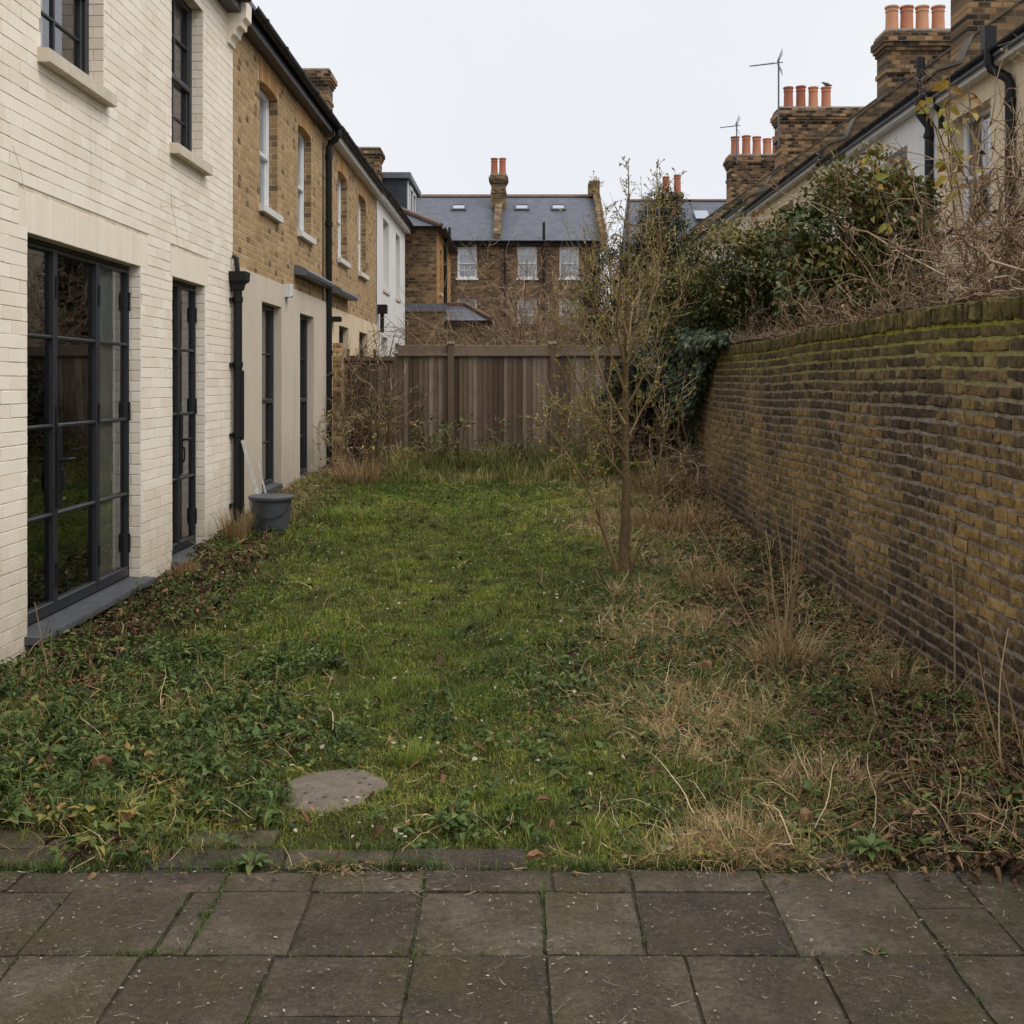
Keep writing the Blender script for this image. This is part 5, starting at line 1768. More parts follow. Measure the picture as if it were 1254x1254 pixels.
n = 1700  # small pale flecks strewn over the lawn
x, y = sample(n, y1=14)
k = offslab(x, y)
x, y = x[k], y[k]
n = len(x)
az = rng.uniform(0, 6.283, n)
d = np.stack([np.cos(az), np.sin(az), rng.normal(.1, .4, n)], 1)
mb = MB()
L = rng.uniform(.010, .028, n)
leaf_mesh(mb, np.stack([x, y, gz(x, y) + .03 + .02 * rng.random(n)], 1), d, rng.normal(0, .5, (n, 3)) + (0, 0, 1), L, L * rng.uniform(.3, .8, n), np.clip(rng.normal(.75, .25, n), 0, 1), .3, .3)
tag(mb.obj('lawn_flecks', M['fleck']), 'small pale flecks sprinkled over the lawn', 'debris', kind='stuff')

# bits of straw and grit scattered on the paving
n = 2000
x = rng.uniform(-2.9, 2.3, n)
y = 3.62 - np.abs(rng.normal(0, .06, n))
k = rng.random(n) < sstep(.48, .66, fbm(x, y * .3, 2.4, 85)) * .6 + .5 * sstep(.5, 1.6, x) * sstep(.35, .6, fbm(x, y, 3.0, 86)) + .03
x, y = x[k], y[k]
n = len(x)
az = rng.uniform(0, 6.283, n)
D = np.stack([np.cos(az), np.sin(az), rng.uniform(0, .3, n)], 1)
P = grow(np.stack([x, y, np.full(n, .006)], 1), D, rng.uniform(.02, .10, n), 6, .3, -.1)
P[:, :, 2] = np.maximum(P[:, :, 2], .006)
mb0 = MB()
strand_mesh(mb0, P, rng.uniform(.002, .004, n), np.clip(rng.normal(.4, .25, n), 0, 1))
az = rng.uniform(0, 6.283, n)
d = np.stack([np.cos(az), np.sin(az), rng.normal(.1, .3, n)], 1)
L = rng.uniform(.012, .035, n)
sel = rng.random(n) < .35
leaf_mesh(mb0, np.stack([x, y, np.full(n, .010)], 1)[sel], d[sel], (rng.normal(0, .4, (n, 3)) + (0, 0, 1))[sel], L[sel], L[sel] * rng.uniform(.3, .8, sel.sum()), np.clip(rng.normal(.1, .2, sel.sum()), 0, 1), .4, .4)
tag(mb0.obj('edge_litter', M['straw']), 'straw and crumbled leaves creeping over the back edge of the paving', 'debris', kind='stuff')
n = 6000
x = rng.uniform(-2.9, 2.3, n)
y = rng.uniform(2.5, 3.6, n)
k = rng.random(n) < .12 + 1.1 * sstep(.42, .75, fbm(x, y, 2.6, 81))
x, y = x[k], y[k]
n = len(x)
az = rng.uniform(0, 6.283, n)
D = np.stack([np.cos(az), np.sin(az), np.zeros(n)], 1)
P = grow(np.stack([x, y, np.full(n, .006)], 1), D, rng.uniform(.008, .04, n) * rng.choice([.6, 1, 1.6], n), 5, .4, 0)
P[:, :, 2] = .0055 + .002 * rng.random((n, 1))
mb = MB()
strand_mesh(mb, P, rng.uniform(.0008, .0024, n), np.clip(rng.normal(.45, .3, n), 0, 1))
n = 700
x, y = rng.uniform(-2.9, 2.3, n), rng.uniform(2.5, 3.58, n)
az = rng.uniform(0, 6.283, n)
d = np.stack([np.cos(az), np.sin(az), rng.normal(0, .1, n)], 1)
leaf_mesh(mb, np.stack([x, y, np.full(n, .007)], 1), d, np.tile((0, 0, 1.0), (n, 1)), rng.uniform(.006, .016, n), rng.uniform(.004, .009, n), rng.uniform(.3, 1, n), .1, .1, False)
tag(mb.obj('straw_flecks', M['fleck']), 'pale straw bits and grit scattered over the paving slabs', 'debris', kind='stuff')

# moss and small grasses in the paving joints
pts = []
for xj, ya, yb, dn in ((-.942, 3.05, 3.57, 50), (-1.035, 3.05, 3.43, 18), (.068, 3.05, 3.57, 30), (-.31, 3.05, 3.57, 22), (-.688, 2.7, 3.05, 10), (-.302, 2.7, 3.05, 10), (.78, 3.0, 3.57, 12), (1.19, 2.7, 3.57, 14), (.352, 3.05, 3.57, 8), (-1.415, 2.7, 3.43, 14)):
    for _ in range(dn):
        pts.append((xj + random.gauss(0, .005), random.uniform(ya, yb)))
for ya, xa, xb, dn in ((3.047, -1.9, -.4, 75), (3.047, -.4, 2.0, 40), (3.585, -2.9, 2.2, 260), (3.43, -1.2, .7, 26), (3.76, -1.4, .1, 80)):
    for _ in range(dn):
        pts.append((random.uniform(xa, xb), ya + random.gauss(0, .007)))
for (xc, yc, dn, s_) in ((-.945, 3.28, 18, .02), (-1.08, 3.05, 30, .03), (-.30, 3.06, 14, .015), (1.0, 3.05, 10, .012), (-1.75, 3.6, 60, .08), (-.93, 3.61, 60, .06), (-.4, 3.61, 70, .06), (.52, 3.61, 40, .06), (-1.35, 3.66, 60, .06), (-1.3, 3.72, 60, .07), (-2.55, 3.6, 70, .07), (-1.55, 3.59, 70, .09), (-.62, 3.60, 60, .06), (.2, 3.60, 50, .06), (.9, 3.59, 40, .05)):
    for _ in range(dn):
        pts.append((xc + random.gauss(0, s_), yc + random.gauss(0, .012)))
pts = np.array(pts)
per = 5
X = np.repeat(pts[:, 0], per) + rng.normal(0, .004, len(pts) * per)
Y = np.repeat(pts[:, 1], per) + rng.normal(0, .004, len(pts) * per)
n = len(X)
hs2 = np.where(Y > 3.52, 1.5, .8)
mb = MB()
blade_mesh(mb, np.stack([X, Y, np.full(n, -.012)], 1), rng.uniform(0, 6.283, n), rng.uniform(.014, .042, n) * hs2, rng.uniform(.0018, .0035, n), rng.uniform(.1, 1.0, n), rng.uniform(.2, 1.3, n), np.clip(rng.normal(.4, .2, n), 0, 1), 2)
tag(mb.obj('joint_grass', M['weed']), 'grass and moss sprouting from the paving joints', 'grass', kind='stuff')

# ------------------------------------------------------------------ individual small plants and leaves
def rosette(label, x, y, z, n, L0, h=0.03):
    T = Thing('weed_plant', (x, y, z), label, 'weed')
    mb = MB()
    az = np.arange(n) * 2.4 + rng.normal(0, .2, n)
    el = np.linspace(.05, .9, n)
    d = np.stack([np.cos(az) * np.cos(el), np.sin(az) * np.cos(el), np.sin(el)], 1)
    P = np.array((x, y, z + h)) + d * np.array((.018, .018, 0))
    L = L0 * rng.uniform(.8, 1.15, n) * np.linspace(1.1, .7, n)
    leaf_mesh(mb, P, d, np.tile((0, 0, 1.0), (n, 1)), L, L * .46, rng.uniform(.35, .75, n), .25, .35)
    T.part('leaves', mb, M['weed'])
    mb = MB()
    mb.tubes(np.stack([np.tile((x, y, z), (n, 1)), P + d * .01], 1), np.full((n, 2), .003), 4)
    T.part('stem', mb, M['twig'])
rosette('broad leaved weed sprouting beside the leaf litter at the patio edge', 1.17, 3.66, 0, 16, .075, .035)
rosette('blue green weed in the joint behind the patio edge, left of centre', -.89, 3.60, 0, 11, .055, .01)
rosette('small weed in the slab joint near the bottom right of the patio', .99, 3.05, -.005, 7, .028, .004)

def fallen_leaf(label, x, y, z, L, W, az, t, curl):
    mb = MB()
    k = 9
    us = np.linspace(0, 1, k)
    prof = np.sin(np.pi * us ** .8) ** .8 * W * .5
    rows = []
    for i, u in enumerate(us):
        for s_ in (-1, -.5, 0, .5, 1):
            wv = prof[i] * s_ * (1 + .12 * math.sin(i * 2.3 + s_ * 3))
            rows.append((u * L, wv, curl * (s_ * s_) * W + .012 * math.sin(u * 3) + .003 * math.sin(i * 1.7)))
    V = np.array(rows)
    c, s_ = math.cos(az), math.sin(az)
    V = np.stack([x + V[:, 0] * c - V[:, 1] * s_, y + V[:, 0] * s_ + V[:, 1] * c, z + V[:, 2]], 1)
    ii = (np.arange(k - 1)[:, None] * 5 + np.arange(4)[None]).ravel()
    mb.add(V, np.stack([ii, ii + 1, ii + 6, ii + 5], 1), t)
    o = mb.obj('fallen_leaf', M['litter'], None, (x, y, z))
    tag(o, label, 'leaf')
fallen_leaf('pinkish tan dead leaf standing up beside the golden grass tuft', .99, 3.85, .03, .055, .045, 0.4, .9, .9)
fallen_leaf('orange brown leaf lying on the patio edge near the middle', .02, 3.61, .012, .06, .04, 0.2, .8, .4)
fallen_leaf('large curled tan leaf among the weeds at the left', -1.72, 4.36, .045, .075, .042, 0.5, .8, .9)
fallen_leaf('pale crumpled leaf in the straw below the tall dry stalks', 1.02, 5.82, .05, .075, .045, 2.2, .95, .9)

def tuft(label, name, x, y, n, H, spread, mat, lean=(.0, .7), curl=(.2, 1.2), W=.004, tmu=.6, cat='grass clump'):
    z = float(gz(x, y))
    mb = MB()
    a = rng.uniform(0, 6.283, n)
    r_ = spread * np.sqrt(rng.random(n))
    X, Y = x + r_ * np.cos(a), y + r_ * np.sin(a)
    az = a + rng.normal(0, .7, n)
    blade_mesh(mb, np.stack([X, Y, gz(X, Y) - .005], 1), az, H * rng.uniform(.45, 1.1, n), W * rng.uniform(.6, 1.3, n), rng.uniform(*lean, n), rng.uniform(*curl, n), np.clip(rng.normal(tmu, .18, n), 0, 1), 5)
    o = mb.obj(name, mat, None, (x, y, z))
    tag(o, label, cat)
tuft('golden dry grass tuft at the patio edge right of centre', 'grass_clump', .74, 3.75, 520, .18, .14, M['straw'], (.0, 1.2), (.2, 2.0), .0032, .58)
tuft('yellow green grass tuft on the patio edge left of the golden one', 'grass_clump', .47, 3.70, 260, .11, .08, M['longgrass'], (.1, 1.0), (.2, 1.2), .003, .62)
tuft('matted straw clump by the leaf litter in front of the brick wall', 'grass_clump', 1.20, 4.28, 520, .17, .22, M['straw'], (.3, 1.2), (.4, 1.8), .0034, .45)
tuft('tall dry straw clump below the brick wall', 'grass_clump', 1.47, 6.10, 380, .34, .20, M['straw'], (.0, .9), (.1, 1.9), .0045, .5)
tuft('dead grass at the foot of the young tree', 'grass_clump', .80, 7.9, 260, .22, .14, M['straw'], (.2, 1.1), (.3, 1.4), .004, .6)
tuft('dry grass against the cream wall beside the hopper downpipe', 'grass_clump', -2.66, 10.1, 240, .36, .13, M['straw'], (.0, .5), (.1, .9), .006, .42)
tuft('dry tussock in front of the ragged old fence', 'grass_clump', -2.15, 14.2, 420, .45, .32, M['straw'], (.0, .8), (.2, 1.3), .009, .45)
tuft('pale dead grass clump behind the young tree by the brick wall', 'grass_clump', 1.55, 11.0, 520, .40, .42, M['straw'], (.0, .8), (.2, 1.3), .007, .42)
tuft('straw tussock in the right corner before the fence', 'grass_clump', 1.75, 13.6, 420, .5, .4, M['straw'], (.0, .7), (.2, 1.2), .009, .4)
tuft('bright green grass tussock at the left of the lawn near the bucket', 'grass_clump', -1.7, 11.3, 900, .14, .42, M['lawn'], (.0, .8), (.2, 1.2), .006, .3)
tuft('green tussock in the weeds at the edge of the left paving', 'grass_clump', -1.45, 3.95, 330, .12, .13, M['lawn'], (.0, .9), (.2, 1.4), .004, .42)
tuft('green grass tussock right of the round slab', 'grass_clump', -.46, 4.62, 300, .09, .09, M['lawn'], (.0, .9), (.2, 1.2), .0035, .35)

tuft('loose straw clump halfway between the young tree and the patio', 'grass_clump', 1.05, 5.1, 240, .15, .25, M['straw'], (.2, 1.3), (.3, 2.2), .0038, .5)
tuft('straw clump against the wall foot right of the tall stalks', 'grass_clump', 1.95, 5.6, 240, .26, .16, M['straw'], (.0, .9), (.2, 1.6), .004, .42)
tuft('dry grass clump right of the young tree', 'grass_clump', 1.45, 8.4, 300, .24, .22, M['straw'], (.0, 1.0), (.2, 1.8), .0055, .48)
tuft('straw clump between the tall stalks and the young tree', 'grass_clump', 1.15, 7.0, 260, .18, .24, M['straw'], (.1, 1.2), (.3, 2.0), .0045, .52)
tuft('dry tuft at the left foot of the cream house wall before the french door', 'grass_clump', -2.62, 5.75, 160, .15, .10, M['straw'], (.0, .8), (.2, 1.4), .004, .4)
tuft('dry tuft by the narrow black doors at the cream wall foot', 'grass_clump', -2.72, 8.75, 150, .2, .1, M['straw'], (.0, .7), (.2, 1.2), .005, .4)

def stalks(label, x, y, dirs, L, r0, name='dry_stalk_clump', wig=.05, mat=None, M_=8, cat='dry stalks', up=0.0, twigs=0, z=None):
    z = float(gz(x, y)) if z is None else z
    n = len(dirs)
    mb = MB()
    P0 = np.array((x, y, z)) + np.concatenate([rng.normal(0, .03, (n, 2)), np.zeros((n, 1))], 1)
    P = grow(P0, np.array(dirs), np.array(L), M_, wig, up)
    Rr = taper(n, M_, r0, r0 * .45)
    mb.tubes(P, Rr, 5, rng.uniform(.4, .9, n))
    if twigs:
        p, d, rr, _ = kids(P, Rr, twigs, .35, 1, .6)
        Q = grow(p, d, rng.uniform(.05, .2, len(p)), 4, .1, 0)
        mb.tubes(Q, taper(len(p), 4, rr * .6, rr * .3), 4, rng.uniform(.4, .9, len(p)))
    o = mb.obj(name, mat or M['straw'], None, (x, y, z))
    tag(o, label, cat)
stalks('upright dead stalks rising from the straw clump below the brick wall', 1.50, 6.15, [(-.25 + .5 * random.random(), random.uniform(-.25, .25), 1) for _ in range(11)], [random.uniform(.45, .95) for _ in range(11)], .0042, twigs=1)
stalks('long bent straw stems leaning in the bottom right corner by the wall', 2.0, 4.45, [(-.18, .0, 1), (-.05, .1, 1), (-.35, -.1, .8), (-.1, .3, .9), (-.5, .1, .9)], [.75, .6, .55, .5, .45], .004, up=-.02)
stalks('slim dead stem leaning from the wall foot towards the stalks', 1.52, 6.25, [(-.30, .55, .8)], [1.15], .005, 'dead_stem', .02, M['straw'], 8, 'dead stem')
stalks('thin dark climber stem clinging to the garden wall', 2.24, 5.62, [(.02, .03, 1)], [.95], .006, 'climber_stem', .05, M['twig'], 10, 'climber', twigs=2)
stalks('leafless dark sapling stick in front of the left french door', -2.50, 5.82, [(-.05, .03, 1), (.04, -.05, .8)], [.46, .3], .005, 'sapling', .04, M['twig'], 7, 'sapling', twigs=2)

# ------------------------------------------------------------------ woody plants
def px(x, y, Y):
    return ((x - 638) * Y / 1333, Y, 1.6 + (468 - y) * Y / 1333)

# young tree standing in the garden
YT = Thing('young_tree', (0.83, 8.7, 0.03), 'slender young tree with several stems and small yellow green leaves on the lawn', 'tree')
def resamp(pts, M_):
    pts = np.array(pts, float)
    s_ = np.concatenate([[0], np.cumsum(np.linalg.norm(np.diff(pts, axis=0), axis=1))])
    q = np.linspace(0, s_[-1], M_)
    return np.stack([np.interp(q, s_, pts[:, i]) for i in range(3)], 1)
def stem(pl, Y0, dY, M_=14):
    P = resamp([(0.0 + px(a, b, Y0)[0], Y0 + dY * i / (len(pl) - 1), px(a, b, Y0)[2]) for i, (a, b) in enumerate(pl)], M_)
    P[1:-1] += rng.normal(0, .003, (M_ - 2, 3))
    return P
trunk = stem([(764, 712), (767, 650), (767, 600), (766, 500), (768, 420), (772, 350), (770, 270), (771, 198)], 8.7, 0.1, 24)
rad = np.interp(np.linspace(0, 1, 24), [0, .03, .12, .3, .5, .7, 1], [.080, .050, .040, .032, .023, .012, .003])
mb = MB()
mb.tubes(trunk[None], rad[None], 10, .55)
YT.part('trunk', mb, M['bark'], smooth=True)
stems = [([(757, 703), (737, 645), (716, 590), (692, 552), (666, 515)], -.4, .026), ([(752, 695), (742, 645), (736, 600), (722, 540), (716, 478)], .3, .018),
         ([(772, 700), (790, 650), (801, 595), (806, 540), (818, 500)], -.3, .017), ([(766, 520), (742, 470), (722, 415), (704, 380)], .3, .017), ([(766, 480), (738, 410), (720, 340), (712, 285)], -.3, .018),
         ([(767, 445), (796, 385), (812, 300), (808, 192)], .2, .017), ([(768, 410), (748, 330), (740, 262), (735, 210)], .35, .016), ([(769, 370), (788, 310), (797, 262), (804, 235)], -.25, .012),
         ([(767, 500), (792, 450), (806, 400), (830, 360)], -.4, .015), ([(766, 460), (752, 400), (757, 330), (752, 290)], -.5, .014), ([(767, 560), (740, 520), (708, 470), (690, 440)], -.2, .016),
         ([(768, 430), (778, 370), (792, 350), (822, 300)], .5, .013), ([(767, 540), (800, 480), (812, 440)], .2, .012), ([(766, 585), (745, 560), (720, 520), (700, 500)], .45, .012)]
SP = np.array([stem(p, 8.7, d) for p, d, _ in stems])
SR = np.stack([np.interp(np.linspace(0, 1, 14), [0, .5, 1], [r_ * .75, r_ * .42, .0025]) for _, _, r_ in stems])
mb = MB()
mb.tubes(SP, SR, 7, rng.uniform(.3, .8, len(SP)))
allP, allR = np.concatenate([SP, resamp(trunk[8:], 14)[None]]), np.concatenate([SR, np.interp(np.linspace(0, 1, 14), [0, 1], [.03, .004])[None]])
p, d, rr, tt = kids(allP, allR, 14, .2, 1, .7)
d[:, 2] += .35
B1 = grow(p, d, rng.uniform(.15, .5, len(p)) * np.clip((3.45 - p[:, 2]) / .9, .12, 1), 8, .12, .06)
R1 = taper(len(p), 8, np.minimum(rr * .5, .0055), .0017)
mb.tubes(B1, R1, 5, rng.uniform(.3, 1, len(p)))
p, d, rr, tt = kids(B1, R1, 5, .1, 1, .85)
B2 = grow(p, d, rng.uniform(.06, .24, len(p)) * np.clip((3.5 - p[:, 2]) / .6, .3, 1), 6, .18, .06)
R2 = taper(len(p), 6, .0024, .0013)
mb.tubes(B2, R2, 4, rng.uniform(.3, 1, len(p)))
YT.part('branches', mb, M['twig_yellow'])
mb = MB()
p, d, _, _ = kids(B2, R2, 5, .2, 1, .7)
keep = rng.random(len(p)) < np.where((p[:, 0] < .95) & (p[:, 2] < 2.4), 1, .42)
p, d = p[keep], d[keep]
n = len(p)
L = rng.uniform(.014, .034, n)
leaf_mesh(mb, p, d, rng.normal(0, 1, (n, 3)), L, L * .5, rng.random(n), .2, .2, False)
p, d, _, _ = kids(SP[:, 6:], SR[:, 6:], 14, .1, 1, .9)
n = len(p)
L = rng.uniform(.02, .04, n)
leaf_mesh(mb, p, d, rng.normal(0, 1, (n, 3)), L, L * .55, rng.random(n), .2, .2)
YT.part('leaves', mb, M['buds'])

def bare_shrub(name, label, base, n0, H, spread, mat, r0=.012, k1=7, k2=5, k3=0, leafmat_=None, leaf_n=0, leaf_L=.05, wig=.14, up=.08, cat='shrub', lean=(0, 0), fine=.0022, droop=False, kl=(.15, .42)):
    T = Thing(name, base, label, cat)
    b = np.array(base, float)
    a = rng.uniform(0, 6.283, n0)
    D = np.stack([np.cos(a) * spread + lean[0], np.sin(a) * spread + lean[1], np.ones(n0)], 1) * rng.uniform(.8, 1.2, (n0, 1))
    P0 = b + np.stack([np.cos(a) * .12, np.sin(a) * .12, np.zeros(n0)], 1) * rng.random((n0, 1))
    L = H * rng.uniform(.6, 1.1, n0)
    A = grow(P0, D, L, 12, wig, up if not droop else -.09)
    RA_ = taper(n0, 12, r0 * rng.uniform(.7, 1.2, n0), r0 * .3)
    mb = MB()
    mb.tubes(A, RA_, 6, rng.uniform(.1, .8, n0))
    p, d, rr, _ = kids(A, RA_, k1, .2, 1, .7)
    B_ = grow(p, d, H * rng.uniform(*kl, len(p)), 8, wig * 1.4, up * .6 if not droop else -.06)
    RB_ = taper(len(p), 8, np.maximum(rr * .5, fine * 1.3), fine)
    mb.tubes(B_, RB_, 5, rng.uniform(.2, 1, len(p)))
    last, lastR = B_, RB_
    if k2:
        p, d, rr, _ = kids(B_, RB_, k2, .2, 1, .8)
        C_ = grow(p, d, H * rng.uniform(.05, .18, len(p)), 6, wig * 1.8, .03)
        RC_ = taper(len(p), 6, fine, fine * .6)
        mb.tubes(C_, RC_, 4, rng.uniform(.2, 1, len(p)))
        last, lastR = C_, RC_
    T.part('branches', mb, mat)
    if leaf_n:
        mb = MB()
        p, d, _, _ = kids(last, lastR, leaf_n, .3, 1, .9)
        keep = rng.random(len(p)) < .5
        p, d = p[keep], d[keep]
        n = len(p)
        L = leaf_L * rng.uniform(.6, 1.3, n)
        leaf_mesh(mb, p, d, rng.normal(0, 1, (n, 3)) + (0, 0, 1), L, L * .55, rng.random(n), .3, .4)
        T.part('leaves', mb, leafmat_)
    return T

def bramble(label, x, y, half, seed):
    r_ = np.random.default_rng(100 + seed)
    T = Thing('bramble', (x, y, 0.2), label, 'bramble')
    def arch(P0, D, L, M_, wig, drop):
        Q = grow(P0, D, L, M_, wig, drop, r_)
        over = (Q[:, :, 0] < 2.62) & (Q[:, :, 2] < 2.03)
        Q[:, :, 2] = np.where(over, 2.03 + .03 * r_.random(Q.shape[:2]), Q[:, :, 2])
        Q[:, :, 0] = np.maximum(Q[:, :, 0], 2.33 + .05 * r_.random(Q.shape[:2]))
        return Q
    n = 120
    a = r_.uniform(0, 6.283, n)
    P0 = np.stack([r_.uniform(2.62, 3.7, n), y + r_.uniform(-half, half, n), r_.uniform(1.3, 2.1 if y < 8 else 1.85, n) + (np.where(r_.random(n) < .4, r_.uniform(.2, .75, n), 0) if y < 8.0 else 0)], 1)
    D = np.stack([np.cos(a) * .8, np.sin(a), r_.uniform(.25, 1.3, n)], 1)
    A = arch(P0, D, r_.uniform(.6, 1.5 if y < 8 else 1.15, n), 12, .16, -.075 if y < 8 else -.10)
    mb = MB()
    RA_ = taper(n, 12, r_.uniform(.005, .010, n), .003)
    mb.tubes(A, RA_, 5, r_.uniform(.1, 1, n))
    # rooted canes behind the wall
    C0 = np.stack([x + r_.normal(0, .25, 16), y + r_.uniform(-half, half, 16), np.full(16, .2)], 1)
    C = arch(C0, np.tile((0, 0, 1.0), (16, 1)) + r_.normal(0, .12, (16, 3)), r_.uniform(1.5, 2.3, 16), 10, .06, 0)
    mb.tubes(C, taper(16, 10, .010, .005), 5, r_.uniform(.1, .8, 16))
    p, d, rr, _ = kids(A, RA_, 7, .1, 1, .8, r_)
    B_ = arch(p, d, r_.uniform(.12, .5, len(p)), 8, .26, -.05)
    RB_ = taper(len(p), 8, .003, .0018)
    mb.tubes(B_, RB_, 4, r_.uniform(.1, 1, len(p)))
    p, d, rr, _ = kids(B_, RB_, 2, .2, 1, .8, r_)
    E_ = arch(p, d, r_.uniform(.05, .2, len(p)), 5, .3, -.02)
    mb.tubes(E_, taper(len(p), 5, .002, .0013), 4, r_.uniform(.2, 1, len(p)))
    T.part('stems', mb, M['twig'])
    mb = MB()
    p, d, _, _ = kids(B_, RB_, 1, .3, 1, .9, r_)
    p, d = p[::2], d[::2]
    L = .045 * r_.uniform(.5, 1.4, len(p))
    leaf_mesh(mb, p, d, r_.normal(0, 1, (len(p), 3)) + (0, 0, 1), L, L * .6, r_.random(len(p)), .3, .4)
    T.part('leaves', mb, M['litter'])

# brambles and bare climbers along the top of the right wall (rooted in the next garden)
bz = 0.9
for i, (x, y, n0, H, sp) in enumerate(((3.2, 5.6, 18, 2.0, .5), (3.15, 7.0, 18, 1.9, .5), (3.2, 8.4, 18, 1.9, .5), (3.15, 9.8, 18, 1.9, .5), (3.0, 11.2, 14, 1.8, .5))):
    lab = ['brown bramble thicket over the wall nearest the right edge of the view', 'arching bare bramble below the cream house on the wall, next to the nearest one', 'tangle of reddish bramble stems on the wall in front of the round evergreen',
           'bramble thicket on the wall left of the round evergreen', 'dry bramble stems at the far end of the thicket beside the ivy'][i]
    bramble(lab, x, y, .85 if i else .95, i)
bare_shrub('bare_shrub', 'tall leafless shrub with a few yellow leaves in front of the cream terrace house', (3.25, 7.6, 0.3), 16, 2.9, .15, M['twig'], .014, 9, 5, 0, M['yellow_leaf'], 0, .09, .08, .02, 'shrub', kl=(.08, .24))
bare_shrub('bare_shrub', 'bare branching shrub rising at the right edge beside the black downpipe', (3.0, 6.5, 0.3), 11, 2.8, .15, M['twig'], .015, 9, 5, 0, M['litter'], 1, .05, .09, .02, 'shrub', kl=(.08, .24))
# hanging yellow leaves on a climber
YL = Thing('yellow_climber', (3.45, 8.1, 1.0), 'climber with large yellowing leaves hanging in front of the cream house window', 'climber')
P = grow(np.tile((3.45, 8.1, 1.0), (5, 1)) + rng.normal(0, .05, (5, 3)), np.array([(-.05, .1, 1), (-.12, -.1, 1), (.0, 0, 1), (-.2, .1, 1), (.06, -.1, 1)]), [2.9, 2.6, 2.75, 2.5, 2.9], 14, .06, .02)
mb = MB()
mb.tubes(P, taper(5, 14, .010, .004), 5)
YL.part('stem', mb, M['twig'])
mb = MB()
p, d, _, _ = kids(P, taper(5, 14, .01, .004), 11, .75, 1, 1.2)
n = len(p)
d[:, 2] -= .8
L = rng.uniform(.07, .14, n)
leaf_mesh(mb, p, d, rng.normal(0, .6, (n, 3)) + (-.5, -.8, .3), L, L * .55, rng.random(n), .3, .3)
YL.part('leaves', mb, M['yellow_leaf'])

def leafy_mass(name, label, blobs, nclump, per, L0, mat, cat, tb=.35, tvar=.2, top_t=0.0, base=None, width=.5, outb=.5, sub=.25, stems=True, droop=.25, seed=1, fill=.62):
    """evergreen: leaf sprays spread through lumpy blobs (cx,cy,cz,rx,ry,rz)"""
    r_ = np.random.default_rng(seed)
    B_ = np.array(blobs, float)
    base = base or (B_[0, 0], B_[0, 1], 0.0)
    T = Thing(name, base, label, cat)
    vol = B_[:, 3] * B_[:, 4] * B_[:, 5]
    wts = vol ** .7
    idx = r_.choice(len(B_), nclump, p=wts / wts.sum())
    dirn = nrm(r_.normal(0, 1, (nclump, 3)))
    lump = 1 + .22 * np.sin(dirn[:, 0] * 5 + idx) * np.cos(dirn[:, 2] * 6 + idx * 2)
    rad_ = (r_.uniform(fill, 1.05, nclump)) * lump
    c = B_[idx, :3] + dirn * B_[idx, 3:] * rad_[:, None]
    ct = np.clip(tb + r_.normal(0, tvar, nclump) + top_t * np.clip(dirn[:, 2], 0, 1) ** 1.5, 0, 1)
    # sprays
    n = nclump * per
    C = np.repeat(c, per, 0)
    O = np.repeat(dirn, per, 0)
    sprd = sub
    P = C + r_.normal(0, sprd * .5, (n, 3)) * np.array((1, 1, .8))
    d = nrm(O * outb + r_.normal(0, .7, (n, 3)) + np.array((0, 0, -.1)))
    up = nrm(r_.normal(0, .45, (n, 3)) + np.array((0, 0, 1.0)) + O * .5)
    L = L0 * r_.uniform(.6, 1.25, n)
    t = np.clip(np.repeat(ct, per) + r_.normal(0, .1, n), 0, 1)
    mb = MB()
    leaf_mesh(mb, P, d, up, L, L * width, t, .22, droop)
    T.part('leaves', mb, mat)
    if stems:
        mb = MB()
        k = min(260, nclump // 3)
        sel = r_.choice(nclump, k, replace=False)
        b = np.array(base, float)
        cen = B_[idx[sel], :3]
        Q = np.stack([np.tile(b, (k, 1)) + r_.normal(0, .06, (k, 3)) * (1, 1, 0), (b + cen) / 2 + r_.normal(0, .12, (k, 3)), cen * .6 + c[sel] * .4 + r_.normal(0, .08, (k, 3)), c[sel] + dirn[sel] * .08], 1)
        mb.tubes(Q, taper(k, 4, .014, .003), 4, r_.uniform(.2, .9, k))
        T.part('stems', mb, M['twig'])
    return T

leafy_mass('evergreen_shrub', 'round dark evergreen shrub with olive brown top above the middle of the brick wall',
           [(3.40, 11.0, 3.08, .68, .62, .80), (3.78, 11.2, 3.1, .42, .5, .58), (3.05, 10.9, 2.5, .42, .5, .5), (3.5, 10.8, 2.3, .6, .55, .55)], 680, 28, .082, M['laurel'], 'shrub', .34, .16, .42, (3.4, 11.1, 0.2), .5, .6, .16, seed=3)
leafy_mass('evergreen_shrub', 'broad sloping evergreen with brownish shoots between the ivy and the round evergreen',
           [(2.75, 14.6, 3.0, .72, .8, .80), (3.3, 14.4, 3.02, .58, .7, .74), (2.3, 14.9, 2.55, .6, .7, .62), (3.7, 14.0, 2.6, .55, .6, .7)], 720, 24, .080, M['laurel'], 'shrub', .30, .16, .42, (3.0, 14.6, 0.2), .42, .6, .18, seed=4)
leafy_mass('conifer', 'dark upright conifer with chimney pots showing behind its tip', [(2.85, 22.3, 4.6, .40, .4, 1.05), (2.7, 22.3, 3.6, .75, .7, 1.3), (3.1, 22.3, 3.9, .55, .5, 1.1)], 560, 26, .10, M['conifer'], 'tree', .4, .2, .1, (2.8, 22.3, 0.1), .3, .7, .18, seed=5)
leafy_mass('evergreen_tree', 'dark evergreen behind the crown of the young tree', [(1.75, 21.0, 3.4, .55, .5, .9), (2.1, 21.0, 2.6, .8, .6, .9)], 320, 24, .10, M['conifer'], 'tree', .3, .2, .1, (1.9, 21.0, 0.1), .35, .6, .2, seed=6)
